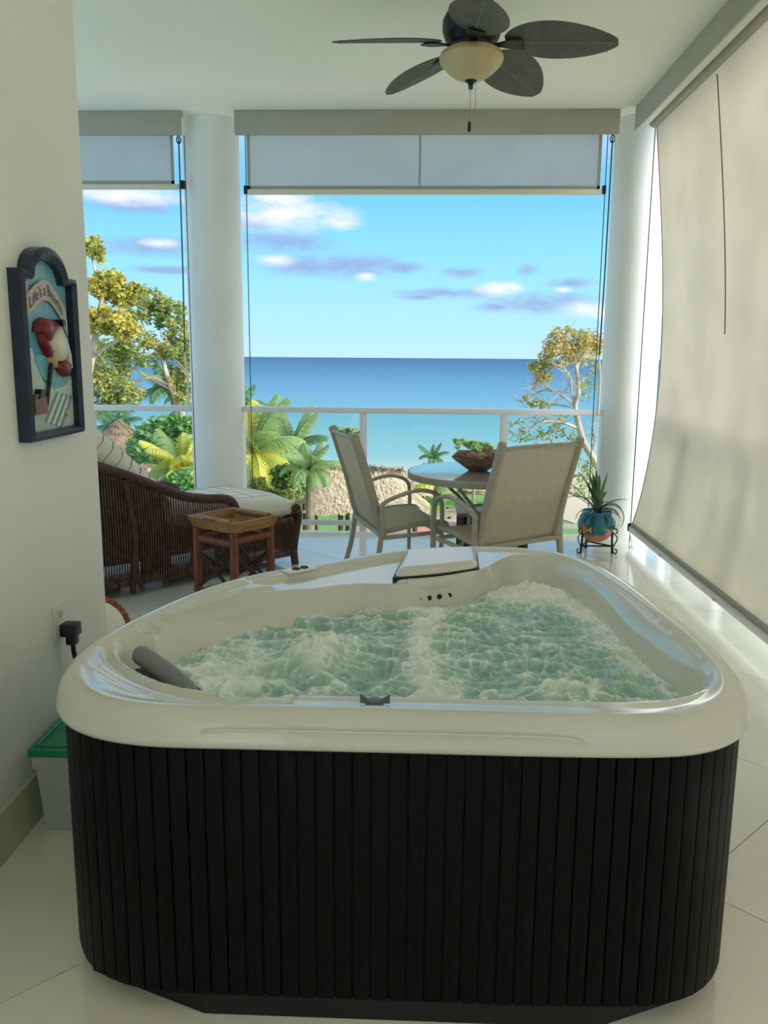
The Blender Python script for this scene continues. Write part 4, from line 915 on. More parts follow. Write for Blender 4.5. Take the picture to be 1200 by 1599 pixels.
for s, y in ((0, 0.0), (1, CW)):
    mb = MB(); x = 0.02
    while x < CL - 0.02:
        zt = side_top(x); bow = 0.0
        mb.tube([(x, y, 0.06), (x, y + (0.02 if s else -0.02) * math.sin(math.pi * 0.5), 0.5 * zt), (x, y, zt)], 0.0065, 5, caps=False)
        x += 0.0165
    for z in (0.075, 0.10, 0.27, 0.285): mb.tube([(0.0, y, z), (CL, y, z)], 0.006, 5)
    pnl = part('side_panel', mb, 'wicker', chs); pnl['kind'] = 'stuff'
    # close weave behind the reeds, open along the foot of the panel
    bk = MB()
    def cell(x0, x1, z0, f): bk.box(x0, x1, y + (0.004 if not s else -0.010), y + (0.010 if not s else -0.004), z0, f)
    xs = np.linspace(0.0, 1.33, 40)
    for a, b in zip(xs[:-1], xs[1:]):
        openz = 0.20 if (0.40 < a < 0.66 or 0.86 < a < 1.0 or 1.05 < a < 1.16) else 0.11
        cell(a, b, openz, side_top(a) - 0.02 if not (0.85 < a < 1.3) else side_top(a) - 0.20)
    cell(1.33, CL, 0.13, 0.26)
    part('close_weave', bk, 'wicker', pnl, False)
    part('arm_roll', MB().tube([(p.x, y, p.z) for p in tp], 0.030, 10), 'wicker_roll', chs)
    part('seat_roll', MB().tube(smooth_path([(1.30, y, 0.30), (1.6, y, 0.30), (CL - 0.04, y, 0.315)], 4), 0.022, 10), 'wicker_roll', chs)
    part('corner_post', MB().tube(smooth_path([(CL, y, 0.372), (CL + 0.012, y, 0.33), (CL - 0.01, y, 0.22), (CL - 0.03, y, 0.10), (CL - 0.02, y, 0.0)], 5), [0.012, 0.022] + [0.026] * 19, 10), 'wicker_roll', chs)
    part('upright', MB().tube(smooth_path([(0.62, y - 0.012 + 0.024 * s, 0.02), (0.64, y - 0.028 + 0.056 * s, 0.35), (0.60, y - 0.012 + 0.024 * s, 0.70)], 5), 0.020, 8), 'wicker_roll', chs)
    part('upright', MB().tube([(0.02, y, 0.0), (0.02, y, 0.90)], 0.024, 8), 'wicker_roll', chs)
mb = MB()
for k in range(44): yy = 0.015 + k * (CW - 0.03) / 43; mb.tube([(CL - 0.015, yy, 0.06), (CL - 0.005, yy, 0.20), (CL + 0.005, yy, 0.36)], 0.0065, 5, caps=False)
e_ = part('foot_panel', mb, 'wicker', chs); e_['kind'] = 'stuff'
part('foot_backing', MB().box(CL - 0.03, CL - 0.022, 0.02, CW - 0.02, 0.12, 0.36), 'wicker', e_, False)
part('foot_roll', MB().tube(smooth_path([(CL, 0, 0.385), (CL + 0.01, 0.1, 0.375), (CL + 0.01, CW / 2, 0.37), (CL + 0.01, CW - 0.1, 0.375), (CL, CW, 0.385)], 5), 0.030, 10), 'wicker_roll', chs)
part('seat_deck', MB().box(0.3, CL - 0.03, 0.02, CW - 0.02, 0.26, 0.29), 'wicker', chs, False)
part('head_panel', MB().slab(lambda u, v: (0.02 + 0.02 * math.sin(math.pi * u), u * CW, 0.05 + 0.85 * v), 10, 4, (0.02, 0, 0)), 'wicker', chs)
def pillow_box(x0, x1, y0, y1, z0, z1, puff, mtx=None, n=16, m=12):
    mb = MB()
    def sf(u, v, sgn):
        x, y = x0 + (x1 - x0) * u, y0 + (y1 - y0) * v; e = min(u, 1 - u, v, 1 - v); k = sst(0, 0.10, min(u, 1 - u)) * sst(0, 0.14, min(v, 1 - v))
        h = (z1 - z0) / 2; zz = (z0 + z1) / 2 + sgn * (h * (0.45 + 0.55 * k ** 0.5) + puff * math.sin(math.pi * u) ** 0.5 * math.sin(math.pi * v) ** 0.5)
        return Vector((x, y, zz))
    mb.slab(lambda u, v: sf(u, v, -1), n, m, lambda u, v: sf(u, v, 1))
    if mtx is not None: mb.v = [tuple(mtx @ Vector(p)) for p in mb.v]
    return mb, sf
mt = thing('seat_cushion', (-2.107, 4.263, 0.29), 'long pale cushion with thin grey checks on the chaise seat', 'cushion', rz=R(45))
mb, sf = pillow_box(0.62, CL + 0.01, 0.03, CW - 0.03, 0.002, 0.185, 0.015); part('cover', mb, 'cushion', mt, True, 60)
ln = MB()
for k in range(11):
    u = 0.06 + k * 0.088; ln.tube([sf(u, v, 1) + Vector((0, 0, 0.0005)) for v in np.linspace(0.02, 0.98, 10)], 0.0009, 4); 
for k in range(6):
    v = 0.12 + k * 0.15; ln.tube([sf(u, v, 1) + Vector((0, 0, 0.0005)) for u in np.linspace(0.02, 0.98, 14)], 0.0009, 4)
part('check_lines', ln, 'cushion_line', mt)['kind'] = 'stuff'
bkc = thing('back_cushion', (-2.107, 4.263, 0.45), 'pale striped cushion leaning on the raised back of the chaise', 'cushion', rz=R(45))
# local frame of the leaning cushion: u runs up the back
Mx = Matrix.Translation((0.93, 0.0, 0.10)) @ Matrix.Rotation(R(40 + 180), 4, 'Y') @ Matrix.Scale(-1, 4, (0, 0, 1))
Mx = Matrix(((-0.72, 0, 0.69, 0.92), (0, 1, 0, 0.02), (0.69, 0, 0.72, 0.055), (0, 0, 0, 1)))
mb, sf = pillow_box(0.0, 0.72, 0.02, CW - 0.06, -0.12, 0.06, 0.03, Mx); part('cover', mb, 'cushion', bkc, True, 60)
ln = MB()
for k in range(9):
    u = 0.08 + k * 0.105; ln.tube([Mx @ (sf(u, v, 1) + Vector((0, 0, 0.0008))) for v in np.linspace(0.01, 0.99, 14)], 0.0028, 4)
    ln.tube([Mx @ (sf(u, 0.004, sgn) + Vector((0, -0.002, 0))) for sgn in (-1, -0.5, 0, 0.5, 1)], 0.0028, 4)
part('stripe_lines', ln, 'cushion_line', bkc)['kind'] = 'stuff'

# ------------------------------------------------------------------ bamboo tray table
mat('bamboo', lin(132, 72, 40), 0.4, lin(98, 50, 28), 12, 0.15, 30, stretch=(4, 4, 0.6))
mat('bamboo_dark', lin(50, 30, 24), 0.5, lin(36, 22, 18), 12)
mat('tray_wood', lin(168, 122, 70), 0.45, lin(140, 96, 52), 10, 0.1, 30, stretch=(0.5, 3, 3))
AX = R(54.5)
bt_ = thing('bamboo_table', (-0.99, 4.42, 0), 'small bamboo side table with crossed braces beside the chaise', 'side table', rz=AX)
hx, hy = 0.135, 0.150
def cane(p0, p1, r, nodes=3):
    p0, p1 = Vector(p0), Vector(p1); mb = MB(); pts = []; rad = []
    n = 24
    for i in range(n + 1):
        u = i / n; pts.append(p0.lerp(p1, u)); d = min(abs(u - (k + 0.7) / (nodes + 0.2)) for k in range(nodes)); rad.append(r * (1 + 0.10 * math.exp(-(d / 0.014) ** 2)))
    return mb.tube(pts, rad, 12)
for sx_ in (-1, 1):
    for sy_ in (-1, 1): part('leg', cane((sx_ * hx, sy_ * hy, 0), (sx_ * hx * 0.97, sy_ * hy * 0.97, 0.488), 0.024), 'bamboo', bt_)
for sy_ in (-1, 1):
    part('apron', cane((-hx, sy_ * hy, 0.448), (hx, sy_ * hy, 0.448), 0.020, 2), 'bamboo', bt_)
    part('stretcher', cane((-hx, sy_ * hy, 0.12), (hx, sy_ * hy, 0.12), 0.016, 2), 'bamboo', bt_)
for sx_ in (-1, 1):
    part('apron', cane((sx_ * hx, -hy, 0.430), (sx_ * hx, hy, 0.430), 0.020, 2), 'bamboo', bt_)
    for k, (a, b) in enumerate(((0.36, 0.15), (0.15, 0.36))): part('cross_brace', MB().tube([(sx_ * hx + 0.006 * k, -hy, a), (sx_ * hx + 0.006 * k, hy, b)], 0.010, 8), 'bamboo_dark', bt_)
for sy_ in (-1, 1):
    for k, (a, b) in enumerate(((0.36, 0.15), (0.15, 0.36))): part('cross_brace', MB().tube([(-hx, sy_ * hy + 0.006 * k, a), (hx, sy_ * hy + 0.006 * k, b)], 0.010, 8), 'bamboo_dark', bt_)
tr_ = thing('wooden_tray', (-0.99, 4.42, 0.489), 'square wooden tray with sloping sides on the bamboo table', 'tray', rz=AX)
bx_, by_ = 0.142, 0.160; ex, ey = 0.168, 0.186; H_ = 0.062
part('tray_bottom', MB().box(-bx_, bx_, -by_, by_, 0.0, 0.010), 'tray_wood', tr_, False)
for s in (-1, 1):
    vs = [(-bx_, s * by_, 0), (bx_, s * by_, 0), (ex, s * ey, H_), (-ex, s * ey, H_), (-bx_ + .012, s * (by_ - 0.012), 0.008), (bx_ - .012, s * (by_ - 0.012), 0.008), (ex - .014, s * (ey - 0.014), H_), (-ex + .014, s * (ey - 0.014), H_)]
    part('tray_side', MB().add(vs, [(0, 1, 2, 3), (5, 4, 7, 6), (3, 2, 6, 7), (0, 3, 7, 4), (1, 5, 6, 2)]), 'tray_wood', tr_, False)
    vs = [(s * bx_, -by_, 0), (s * bx_, by_, 0), (s * ex, ey, H_), (s * ex, -ey, H_), (s * (bx_ - 0.012), -by_ + .012, 0.008), (s * (bx_ - 0.012), by_ - .012, 0.008), (s * (ex - 0.014), ey - .014, H_), (s * (ex - 0.014), -ey + .014, H_)]
    sd_ = part('tray_side', MB().add(vs, [(0, 1, 2, 3), (5, 4, 7, 6), (3, 2, 6, 7), (0, 3, 7, 4), (1, 5, 6, 2)]), 'tray_wood', tr_, False)
    part('grip_rod', MB().tube([(s * (ex - 0.03), -0.13, H_ - 0.006), (s * (ex - 0.03), 0.13, H_ - 0.006)], 0.016, 10), 'tray_wood', sd_)
    part('grip_slot', MB().box(s * ex - 0.006, s * ex + 0.006, -0.05, 0.05, H_ - 0.002, H_ + 0.001), 'bamboo_dark', sd_, False)

# ------------------------------------------------------------------ round cushion with rope edge leaning behind the wall corner
mat('rope', lin(168, 110, 62), 0.7, lin(128, 80, 44), 60, 0.5, 90)
rc = thing('rope_edged_cushion', (-1.47, 3.62, 0), 'round cream floor cushion edged with twisted rope behind the wall corner', 'cushion')
RM = Matrix.Translation((0, 0, 0.150)) @ Matrix.Rotation(R(35), 4, 'Z') @ Matrix.Rotation(R(62), 4, 'X')
part('cover', MB().lathe([(0.001, -0.035), (0.09, -0.033), (0.14, -0.018), (0.145, 0.0), (0.14, 0.018), (0.09, 0.033), (0.001, 0.037)], 40, mtx=RM), 'cushion', rc)
mb = MB()
for ph in (0, math.pi):
    mb.tube([RM @ Vector(((0.155 + 0.008 * math.cos(t * 20 + ph)) * math.cos(t), (0.155 + 0.008 * math.cos(t * 20 + ph)) * math.sin(t), 0.008 * math.sin(t * 20 + ph))) for t in np.linspace(0, 2 * math.pi, 260, endpoint=False)], 0.011, 6, closed=True)
part('rope_edge', mb, 'rope', rc)

# ================================================================== garden, beach and sea below the terrace
GZ = -6.7
mat('lawn', lin(104, 152, 70), 0.9, lin(126, 172, 84), 0.25, 0.3, 3)
mat('sand', lin(214, 196, 164), 0.95, lin(226, 208, 178), 0.3)
mat('patio', lin(206, 142, 116), 0.8, lin(190, 128, 104), 1.2)
mat('path', lin(206, 206, 196), 0.8, lin(190, 190, 178), 0.8)
struct('lawn', MB().box(-120, 120, 17, 51, GZ - 0.3, GZ), 'lawn', False)
mat('bounce_stone', lin(214, 208, 194), 0.8, lin(200, 192, 178), 0.6)
struct('bounce_ground', MB().box(-120, 120, 7.3, 17, GZ - 0.3, GZ + 0.01), 'bounce_stone', False)  # unseen pale ground, added to bounce neutral light up to the ceiling
def wavy(y, seed): r = random.Random(seed); return [(-200, y)] + [(x, y + r.uniform(-0.8, 0.8) - (9.0 * sst(4, 8, x) if y < 60 else 0)) for x in range(-60, 61, 2)] + [(200, y - (9 if y < 60 else 0))]
e0 = wavy(50.5, 1); e1 = wavy(66, 2)
struct('beach', MB().add([(x, y, GZ + 0.03) for x, y in e0] + [(x, 52.0, GZ + 0.03) for x, y in e0] + [(x, y, GZ - 0.62) for x, y in e1], [(k * len(e0) + i, k * len(e0) + i + 1, (k + 1) * len(e0) + i + 1, (k + 1) * len(e0) + i) for k in range(2) for i in range(len(e0) - 1)]), 'sand')
pc = on_ground(655, 830, GZ)
struct('path_paving', MB().box(pc.x - 3.2, pc.x + 0.9, 36.0, 39.6, GZ, GZ + 0.03), 'patio', False)
struct('path', MB().box(-30, 30, 33.0, 34.6, GZ, GZ + 0.025), 'path', False)
def sea_material():
    m = bpy.data.materials.new('sea_water'); m.use_nodes = True; MATS['sea_water'] = m; t = m.node_tree; b = t.nodes['Principled BSDF']
    tcn = t.nodes.new('ShaderNodeTexCoord'); sp = t.nodes.new('ShaderNodeSeparateXYZ'); t.links.new(tcn.outputs['Object'], sp.inputs[0])
    dv = t.nodes.new('ShaderNodeMath'); dv.operation = 'DIVIDE'; dv.inputs[0].default_value = 64.0; dv.use_clamp = True; t.links.new(sp.outputs[1], dv.inputs[1])
    n = t.nodes.new('ShaderNodeTexNoise'); n.inputs['Scale'].default_value = 0.02; n.inputs['Detail'].default_value = 6
    mp = t.nodes.new('ShaderNodeMapping'); mp.inputs['Scale'].default_value = (0.35, 1, 1); t.links.new(tcn.outputs['Object'], mp.inputs[0]); t.links.new(mp.outputs[0], n.inputs['Vector'])
    ad = t.nodes.new('ShaderNodeMath'); ad.operation = 'MULTIPLY_ADD'; ad.inputs[1].default_value = 0.16; ad.inputs[2].default_value = -0.08; t.links.new(n.outputs[0], ad.inputs[0])
    ml = t.nodes.new('ShaderNodeMath'); ml.operation = 'MULTIPLY'; t.links.new(ad.outputs[0], ml.inputs[0]); t.links.new(dv.outputs[0], ml.inputs[1])
    sm = t.nodes.new('ShaderNodeMath'); sm.operation = 'ADD'; sm.use_clamp = True; t.links.new(dv.outputs[0], sm.inputs[0]); t.links.new(ml.outputs[0], sm.inputs[1])
    rp = t.nodes.new('ShaderNodeValToRGB'); e = rp.color_ramp.elements
    st_ = [(0.0, (48, 98, 138)), (0.05, (60, 114, 150)), (0.25, (92, 148, 178)), (0.56, (118, 176, 188)), (0.88, (148, 194, 196)), (1.0, (196, 208, 196))]
    e[0].position, e[0].color = st_[0][0], lin(*st_[0][1]); e[1].position, e[1].color = st_[-1][0], lin(*st_[-1][1])
    for p, c in st_[1:-1]: x = e.new(p); x.color = lin(*c)
    t.links.new(sm.outputs[0], rp.inputs[0]); t.links.new(rp.outputs[0], b.inputs['Base Color'])
    b.inputs['Roughness'].default_value = 0.55; b.inputs['Specular IOR Level'].default_value = 0.06
sea_material()
ys = [58, 64, 72, 90, 120, 180, 300, 600, 1200, 3000, 9000, 40000]
struct('sea', MB().add([(sx * 40000, y, GZ - 0.45) for y in ys for sx in (-1, 1)], [(2 * i, 2 * i + 1, 2 * i + 3, 2 * i + 2) for i in range(len(ys) - 1)]), 'sea_water', False)

# ------------------------------------------------------------------ foliage helpers
mat('leaf_yellow', lin(212, 192, 92), 0.6, lin(160, 166, 84), 1.1, translucent=0.35)
mat('leaf_green', lin(118, 146, 76), 0.6, lin(186, 182, 104), 0.9, translucent=0.35)
mat('leaf_dry', lin(220, 190, 120), 0.6, lin(166, 170, 100), 2.2, translucent=0.35)
mat('leaf_bright', lin(98, 150, 76), 0.55, lin(138, 180, 104), 1.6, translucent=0.35)
mat('leaf_pale', lin(140, 178, 106), 0.55, lin(188, 202, 140), 2.0, translucent=0.35)
mat('frond_yellow', lin(226, 212, 92), 0.5, lin(180, 194, 96), 0.8, translucent=0.4, objvar=0.18)
mat('frond_green', lin(142, 172, 108), 0.5, lin(184, 200, 134), 0.8, translucent=0.4, objvar=0.15)
mat('frond_dark', lin(96, 140, 96), 0.5, lin(122, 160, 102), 0.8, translucent=0.35, objvar=0.15)
mat('bark', lin(190, 174, 156), 0.85, lin(152, 136, 120), 3.0, 0.4, 12)
mat('palm_bark', lin(146, 128, 104), 0.85, lin(112, 96, 78), 5.0, 0.4, 20)
mat('thatch', lin(222, 202, 168), 0.95, lin(196, 174, 142), 5, 0.5, 40, stretch=(1, 1, 0.3))
mat('thatch_dark', lin(176, 148, 116), 0.95, lin(140, 116, 90), 3.0, 0.8, 14)
mat('hut_wood', lin(70, 54, 42), 0.8)
def leaf_mesh(blobs, count, size, seed, shell=0.5, per=40, spread=0.5):
    r = np.random.default_rng(seed)
    vol = np.array([b[1] * b[2] for b in blobs]); pr = vol / vol.sum(); pick = r.choice(len(blobs), count, p=pr)
    d = r.normal(size=(count, 3)); d /= np.linalg.norm(d, axis=1)[:, None]
    rad = (shell + (1 - shell) * r.random(count)) * r.random(count) ** 0.25
    cen = np.array([[b[0].x, b[0].y, b[0].z] for b in blobs]); sc = np.array([[b[1], (b[1] + b[2]) / 2, b[2]] for b in blobs])
    # clumps inside each blob so the outline is ragged and the sky shows through
    ncl = max(6, count // per); cl_b = r.choice(len(blobs), ncl, p=pr); cd = r.normal(size=(ncl, 3)); cd /= np.linalg.norm(cd, axis=1)[:, None]
    cpos = cen[cl_b] + cd * sc[cl_b] * (0.45 + 0.55 * r.random((ncl, 1))); ci = r.integers(0, ncl, count)
    csz = np.minimum(sc[cl_b][:, [0]], sc[cl_b][:, [2]]) * spread
    p = cpos[ci] + d * csz[ci] * rad[:, None]
    u = r.normal(size=(count, 3)); u[:, 2] *= 0.5; u /= np.linalg.norm(u, axis=1)[:, None]
    w = np.cross(u, r.normal(size=(count, 3))); w /= np.linalg.norm(w, axis=1)[:, None]
    s = size * (0.6 + 0.8 * r.random(count))[:, None]
    quad = np.stack([p - u * s, p + w * s * 0.45, p + u * s, p - w * s * 0.45], 1).reshape(-1, 3)
    return quad, np.arange(count * 4).reshape(-1, 4)
def quads(name, v, f):
    me = bpy.data.meshes.new(name); n, m = len(v), len(f)
    me.vertices.add(n); me.vertices.foreach_set('co', v.astype(np.float32).ravel()); me.loops.add(m * 4); me.loops.foreach_set('vertex_index', f.astype(np.int32).ravel())
    me.polygons.add(m); me.polygons.foreach_set('loop_start', np.arange(0, m * 4, 4, dtype=np.int32)); me.update(calc_edges=True); return me
def blob(px, py, rx, ry, Y): return (at(px, py, Y), rx * Y / F_PX, ry * Y / F_PX)
def tree(label, Y, trunk_px, branches, crowns, bark='bark', group='trees beyond the terrace', trunk_r=0.25, leaf=0.12, per=40, spread=0.5):
    base_p = at(*trunk_px[0], Y); root = Vector((base_p.x, Y, GZ))
    t = thing('tree', root, label, 'tree', group, world=True)
    path = [root] + [at(x, y, Y) for x, y in trunk_px]
    pth = smooth_path(path, 5); tr = part('trunk', MB().tube(pth, [trunk_r * (1 - 0.75 * i / (len(pth) - 1)) for i in range(len(pth))], 8), bark, t)
    for br in branches:
        rb = br[0] * (0.6 if Y < 25 else 0.8); pts = smooth_path([at(x, y, Y + dy) for x, y, dy in br[1:]], 4)
        part('branch', MB().tube(pts, [rb * (1 - 0.8 * i / (len(pts) - 1)) for i in range(len(pts))], 6), bark, t)
    rt = random.Random(int(Y)); tw = MB()
    for br in branches if Y < 25 else []:
        pts = smooth_path([at(x, y, Y + dy) for x, y, dy in br[1:]], 4)
        for p in pts[3:]:
            for _ in range(2):
                d = Vector((rt.uniform(-1, 0.7), rt.uniform(-.6, .6), rt.uniform(-.3, 1))).normalized(); l = rt.uniform(0.2, 0.55)
                tw.tube([p, p + d * l * 0.5 + Vector((0, 0, -0.03)), p + d * l + Vector((0, 0, 0.05))], [0.012, 0.008, 0.004], 4)
    if tw.v: part('twigs', tw, bark, t)['kind'] = 'stuff'
    for k, (bl_, cnt, m) in enumerate(crowns):
        v, f = leaf_mesh([blob(x, y, rx, ry, Y + dy) for x, y, rx, ry, dy in bl_], cnt, leaf, 11 + k + int(Y * 3), 0.5, per, spread)
        o = link('foliage', quads('foliage', v - np.array(root)[None, :], f), m, t); o['kind'] = 'stuff'
    return t
tree('tall yellowing tree at the wall edge, rising highest over the balustrade', 27, [(120, 700), (135, 600), (150, 520), (160, 460)],
     [(0.10, (150, 520, 0), (175, 480, 0.5), (205, 455, 0.8)), (0.08, (160, 470, 0), (148, 420, 0), (140, 390, 0)), (0.09, (140, 560, 0), (185, 530, -0.5), (225, 505, -0.8))],
     [([(148, 385, 18, 26, 0), (165, 442, 36, 20, 0), (185, 462, 36, 16, 0.5), (205, 450, 22, 8, 0.6), (160, 500, 46, 22, 0), (190, 512, 40, 18, -0.5)], 8500, 'leaf_yellow')], leaf=0.085, per=26, spread=0.42)
tree('broad green tree with open branches between the wall and the column by the chaise', 34, [(300, 720), (285, 650), (262, 590), (250, 540)],
     [(0.12, (262, 600, 0), (235, 590, 0), (205, 600, 0), (180, 620, 0)), (0.10, (255, 560, 0), (270, 520, 0.4), (280, 490, 0.6)), (0.10, (250, 550, 0), (225, 510, 0), (215, 485, 0)), (0.07, (270, 610, 0), (225, 585, 0), (212, 575, 0)), (0.06, (300, 600, 0), (280, 572, 0), (262, 570, 0.2)), (0.05, (300, 590, 0), (275, 563, 0), (255, 556, 0.2))],
     [([(230, 468, 42, 18, 0), (262, 490, 36, 22, 0.3), (215, 492, 30, 16, 0), (285, 522, 28, 22, 0.5), (215, 545, 50, 26, 0), (300, 560, 26, 36, 0.6)], 6500, 'leaf_green'),
      ([(160, 565, 50, 36, 0), (150, 612, 46, 34, -0.4), (195, 612, 34, 26, -0.4), (275, 595, 30, 24, 0.4), (268, 540, 40, 22, 0), (290, 615, 20, 18, 0)], 7500, 'leaf_green')], leaf=0.09, per=26, spread=0.42)
tree('sparse leaning tree with pale bark beside the column near the potted plant', 22, [(965, 800), (932, 725), (912, 690), (901, 648), (899, 632), (904, 611), (901, 578), (896, 552)],
     [(0.07, (899, 632, 0), (893, 612, 0), (891, 592, -0.2), (884, 578, -0.3), (872, 570, -0.3)), (0.06, (900, 580, 0), (908, 556, 0.2), (916, 535, 0.3), (922, 526, 0.3)), (0.05, (898, 570, 0), (884, 545, 0), (876, 526, 0)),
      (0.07, (901, 668, 0), (880, 660, -0.3), (850, 658, -0.5), (830, 668, -0.6), (806, 690, -0.6)), (0.06, (895, 632, 0), (878, 616, 0), (860, 608, 0), (843, 612, 0.2), (815, 628, 0.3)), (0.04, (892, 636, 0), (870, 632, 0.2), (850, 632, 0.3), (830, 638, 0.3)),
      (0.04, (878, 660, -0.2), (862, 676, -0.2), (850, 700, -0.2)), (0.07, (925, 715, 0), (930, 690, 0.4), (925, 670, 0.6), (934, 640, 0.7)), (0.05, (905, 680, 0), (893, 690, 0), (890, 705, 0)), (0.04, (862, 608, 0), (845, 598, 0), (828, 600, 0)), (0.035, (850, 658, -0.4), (830, 652, -0.4), (806, 662, -0.4)), (0.04, (904, 600, 0), (920, 585, 0.2), (932, 575, 0.3))],
     [([(878, 521, 18, 10, 0), (873, 544, 24, 14, 0), (908, 531, 26, 14, 0.2), (904, 553, 26, 14, 0.2), (932, 537, 16, 14, 0.3), (841, 574, 16, 9, 0), (864, 567, 28, 8, 0), (848, 588, 18, 8, 0), (855, 552, 12, 10, 0)], 3600, 'leaf_dry'),
      ([(831, 601, 12, 6, 0), (820, 627, 24, 8, 0), (930, 583, 14, 22, 0.3), (803, 668, 10, 14, 0), (815, 682, 20, 12, 0), (878, 652, 26, 10, 0), (862, 676, 34, 14, 0), (915, 610, 16, 16, 0), (850, 630, 24, 8, 0), (915, 735, 18, 20, 0), (905, 760, 14, 18, 0)], 1300, 'leaf_green')], trunk_r=0.12, leaf=0.05, per=14, spread=0.75)
tree('leafy green treetop showing behind the wooden bowl', 46, [(740, 760), (738, 705)], [], [([(722, 694, 14, 8, 0), (745, 698, 24, 8, 0), (760, 699, 14, 8, 0)], 1300, 'leaf_pale')], trunk_r=0.12, leaf=0.16)
tree('small pale green treetop behind the sideways chair back', 42, [(545, 740), (538, 690)], [], [([(530, 672, 16, 7, 0), (548, 676, 16, 8, 0), (556, 684, 10, 6, 0), (525, 688, 12, 6, 0)], 900, 'leaf_pale')], trunk_r=0.12, leaf=0.14)
tree('slim green treetop above the palms next to the column by the chaise', 40, [(450, 730), (446, 690)], [], [([(444, 668, 8, 10, 0), (450, 680, 14, 8, 0), (430, 686, 12, 8, 0)], 700, 'leaf_bright')], trunk_r=0.1, leaf=0.14)
def bush(label, Y, bl_, cnt, m, leaf=0.12):
    p = at(bl_[0][0], bl_[0][1], Y); root = Vector((p.x, Y, GZ)); t = thing('bush', root, label, 'bush', 'bushes in the garden', world=True)
    part('stem', MB().tube([root, p], [0.1, 0.04], 6), 'bark', t)
    v, f = leaf_mesh([blob(x, y, rx, ry, Y + dy) for x, y, rx, ry, dy in bl_], cnt, leaf, int(Y * 7 + cnt)); o = link('foliage', quads('foliage', v - np.array(root)[None, :], f), m, t); o['kind'] = 'stuff'
bush('dense bright green bush between the thatched cone and the column by the chaise', 25.0, [(245, 690, 42, 30, 0), (275, 672, 30, 24, 0.5), (225, 705, 26, 20, -0.3), (295, 690, 22, 30, 0)], 8000, 'leaf_bright')
bush('low fresh green bush under the yellow fronds behind the chaise', 20, [(262, 762, 36, 18, 0), (290, 755, 26, 20, 0), (240, 770, 22, 14, 0)], 3500, 'leaf_bright', 0.09)
bush('dark green bush at the foot of the yellow palm beside the column', 23.5, [(400, 765, 26, 16, 0), (430, 775, 26, 14, 0), (445, 745, 18, 20, 0.5)], 3000, 'leaf_green', 0.1)

bush('pale green scrub in front of the white house', 38, [(462, 768, 22, 20, 0), (482, 775, 18, 18, 0), (445, 775, 16, 16, 0)], 3500, 'leaf_pale', 0.12)
# ------------------------------------------------------------------ palms
def frond_mesh(L, bend, seed, n=26):
    r = random.Random(seed); mb = MB(); pts = []; e = R(38); x = z = 0
    for i in range(n + 1): pts.append(Vector((x, 0, z))); x += L / n * math.cos(e); z += L / n * math.sin(e); e -= bend * (0.5 + 1.0 * i / n) / n
    mb.tube(pts[::2] + [pts[-1]] if n % 2 else pts[::2], [0.022 * L * (1 - 0.85 * k / (len(pts[::2]))) for k in range(len(pts[::2]) + (1 if n % 2 else 0))], 4, caps=False)
    for i in range(2, n + 1):
        t = i / n; ll = L * 0.30 * (math.sin(math.pi * min(1, 0.16 + 0.84 * t)) ** 0.6 + 0.12) ; d = (pts[i] - pts[i - 1]).normalized()
        for sg in (-1, 1):
            side = (Vector((0, sg, 0)) * 0.80 + d * 0.55 + Vector((0, 0, -0.30 - 0.2 * r.random()))).normalized()
            p0 = pts[i]; p1 = p0 + side * ll * 0.55; p2 = p0 + side * ll + Vector((0, 0, -0.28 * ll)); w = d * (0.020 * L)
            mb.add([p0 - w, p0 + w, p1 + w, p2, p1 - w], [(0, 1, 2, 4), (4, 2, 3)])
    return mb.mesh('frond', False)
FR = {k: [frond_mesh(1.0, b, i) for i, b in enumerate((0.7, 1.3, 1.9, 2.5))] for k in ('frond_yellow', 'frond_green', 'frond_dark')}
for k in FR:
    for me in FR[k]: me.materials.append(MATS[k])
def palm(label, px, py, Y, L, n, mats_, seed, lean=0.0):
    c = at(px, py, Y); root = Vector((c.x + lean, Y, GZ)); r = random.Random(seed)
    t = thing('palm_tree', root, label, 'palm tree', 'palms in the garden')
    d = c - root; hh = d.z
    pth = [(d.x * (k / 8) ** 1.6, 0, hh * k / 8) for k in range(9)]
    part('trunk', MB().tube(pth, [0.17 - 0.008 * k for k in range(9)], 10), 'palm_bark', t)
    for k in range(n):
        a = 2 * math.pi * k / n * 2.4 + r.uniform(-.2, .2); lv = k / n; mk = mats_[0] if r.random() < 0.65 or len(mats_) == 1 else mats_[1]
        f = link('frond', FR[mk][min(3, int(lv * 4))], None, t); s = L * r.uniform(0.85, 1.1); f.scale = (s, s, s); f.location = (d.x, 0, hh)
        f.rotation_euler = (r.uniform(-.25, .25), R(-36 + 70 * lv + r.uniform(-8, 8)), a)
    return t
palm('large yellow fronded palm right beside the column by the chaise', 396, 708, 26, 2.0, 20, ('frond_yellow', 'frond_green'), 1)
palm('green palm with upright fronds left of the sideways chair', 484, 733, 22.6, 1.0, 16, ('frond_green',), 2)
palm('taller green palm behind the yellow palm', 455, 705, 34, 2.1, 16, ('frond_green', 'frond_dark'), 3)
palm('yellow green palm between the bush and the column by the chaise', 286, 735, 22, 1.35, 18, ('frond_yellow', 'frond_green'), 4)
palm('slender dark palm standing against the sea beside the broad green tree', 268, 612, 39, 1.9, 14, ('frond_dark',), 5, 0.6)
palm('dark palm hidden mostly by the column by the chaise', 312, 622, 46, 2.4, 14, ('frond_dark', 'frond_green'), 6)
palm('palm tip peeking over the rail beside the column by the chaise', 372, 640, 44, 1.6, 12, ('frond_dark',), 7)
palm('little palm on the lawn below the round table', 681, 757, 47, 1.7, 12, ('frond_green', 'frond_yellow'), 8)
palm('tiny palm top at the waterline left of the wooden bowl', 677, 716, 58, 1.4, 10, ('frond_dark',), 9)
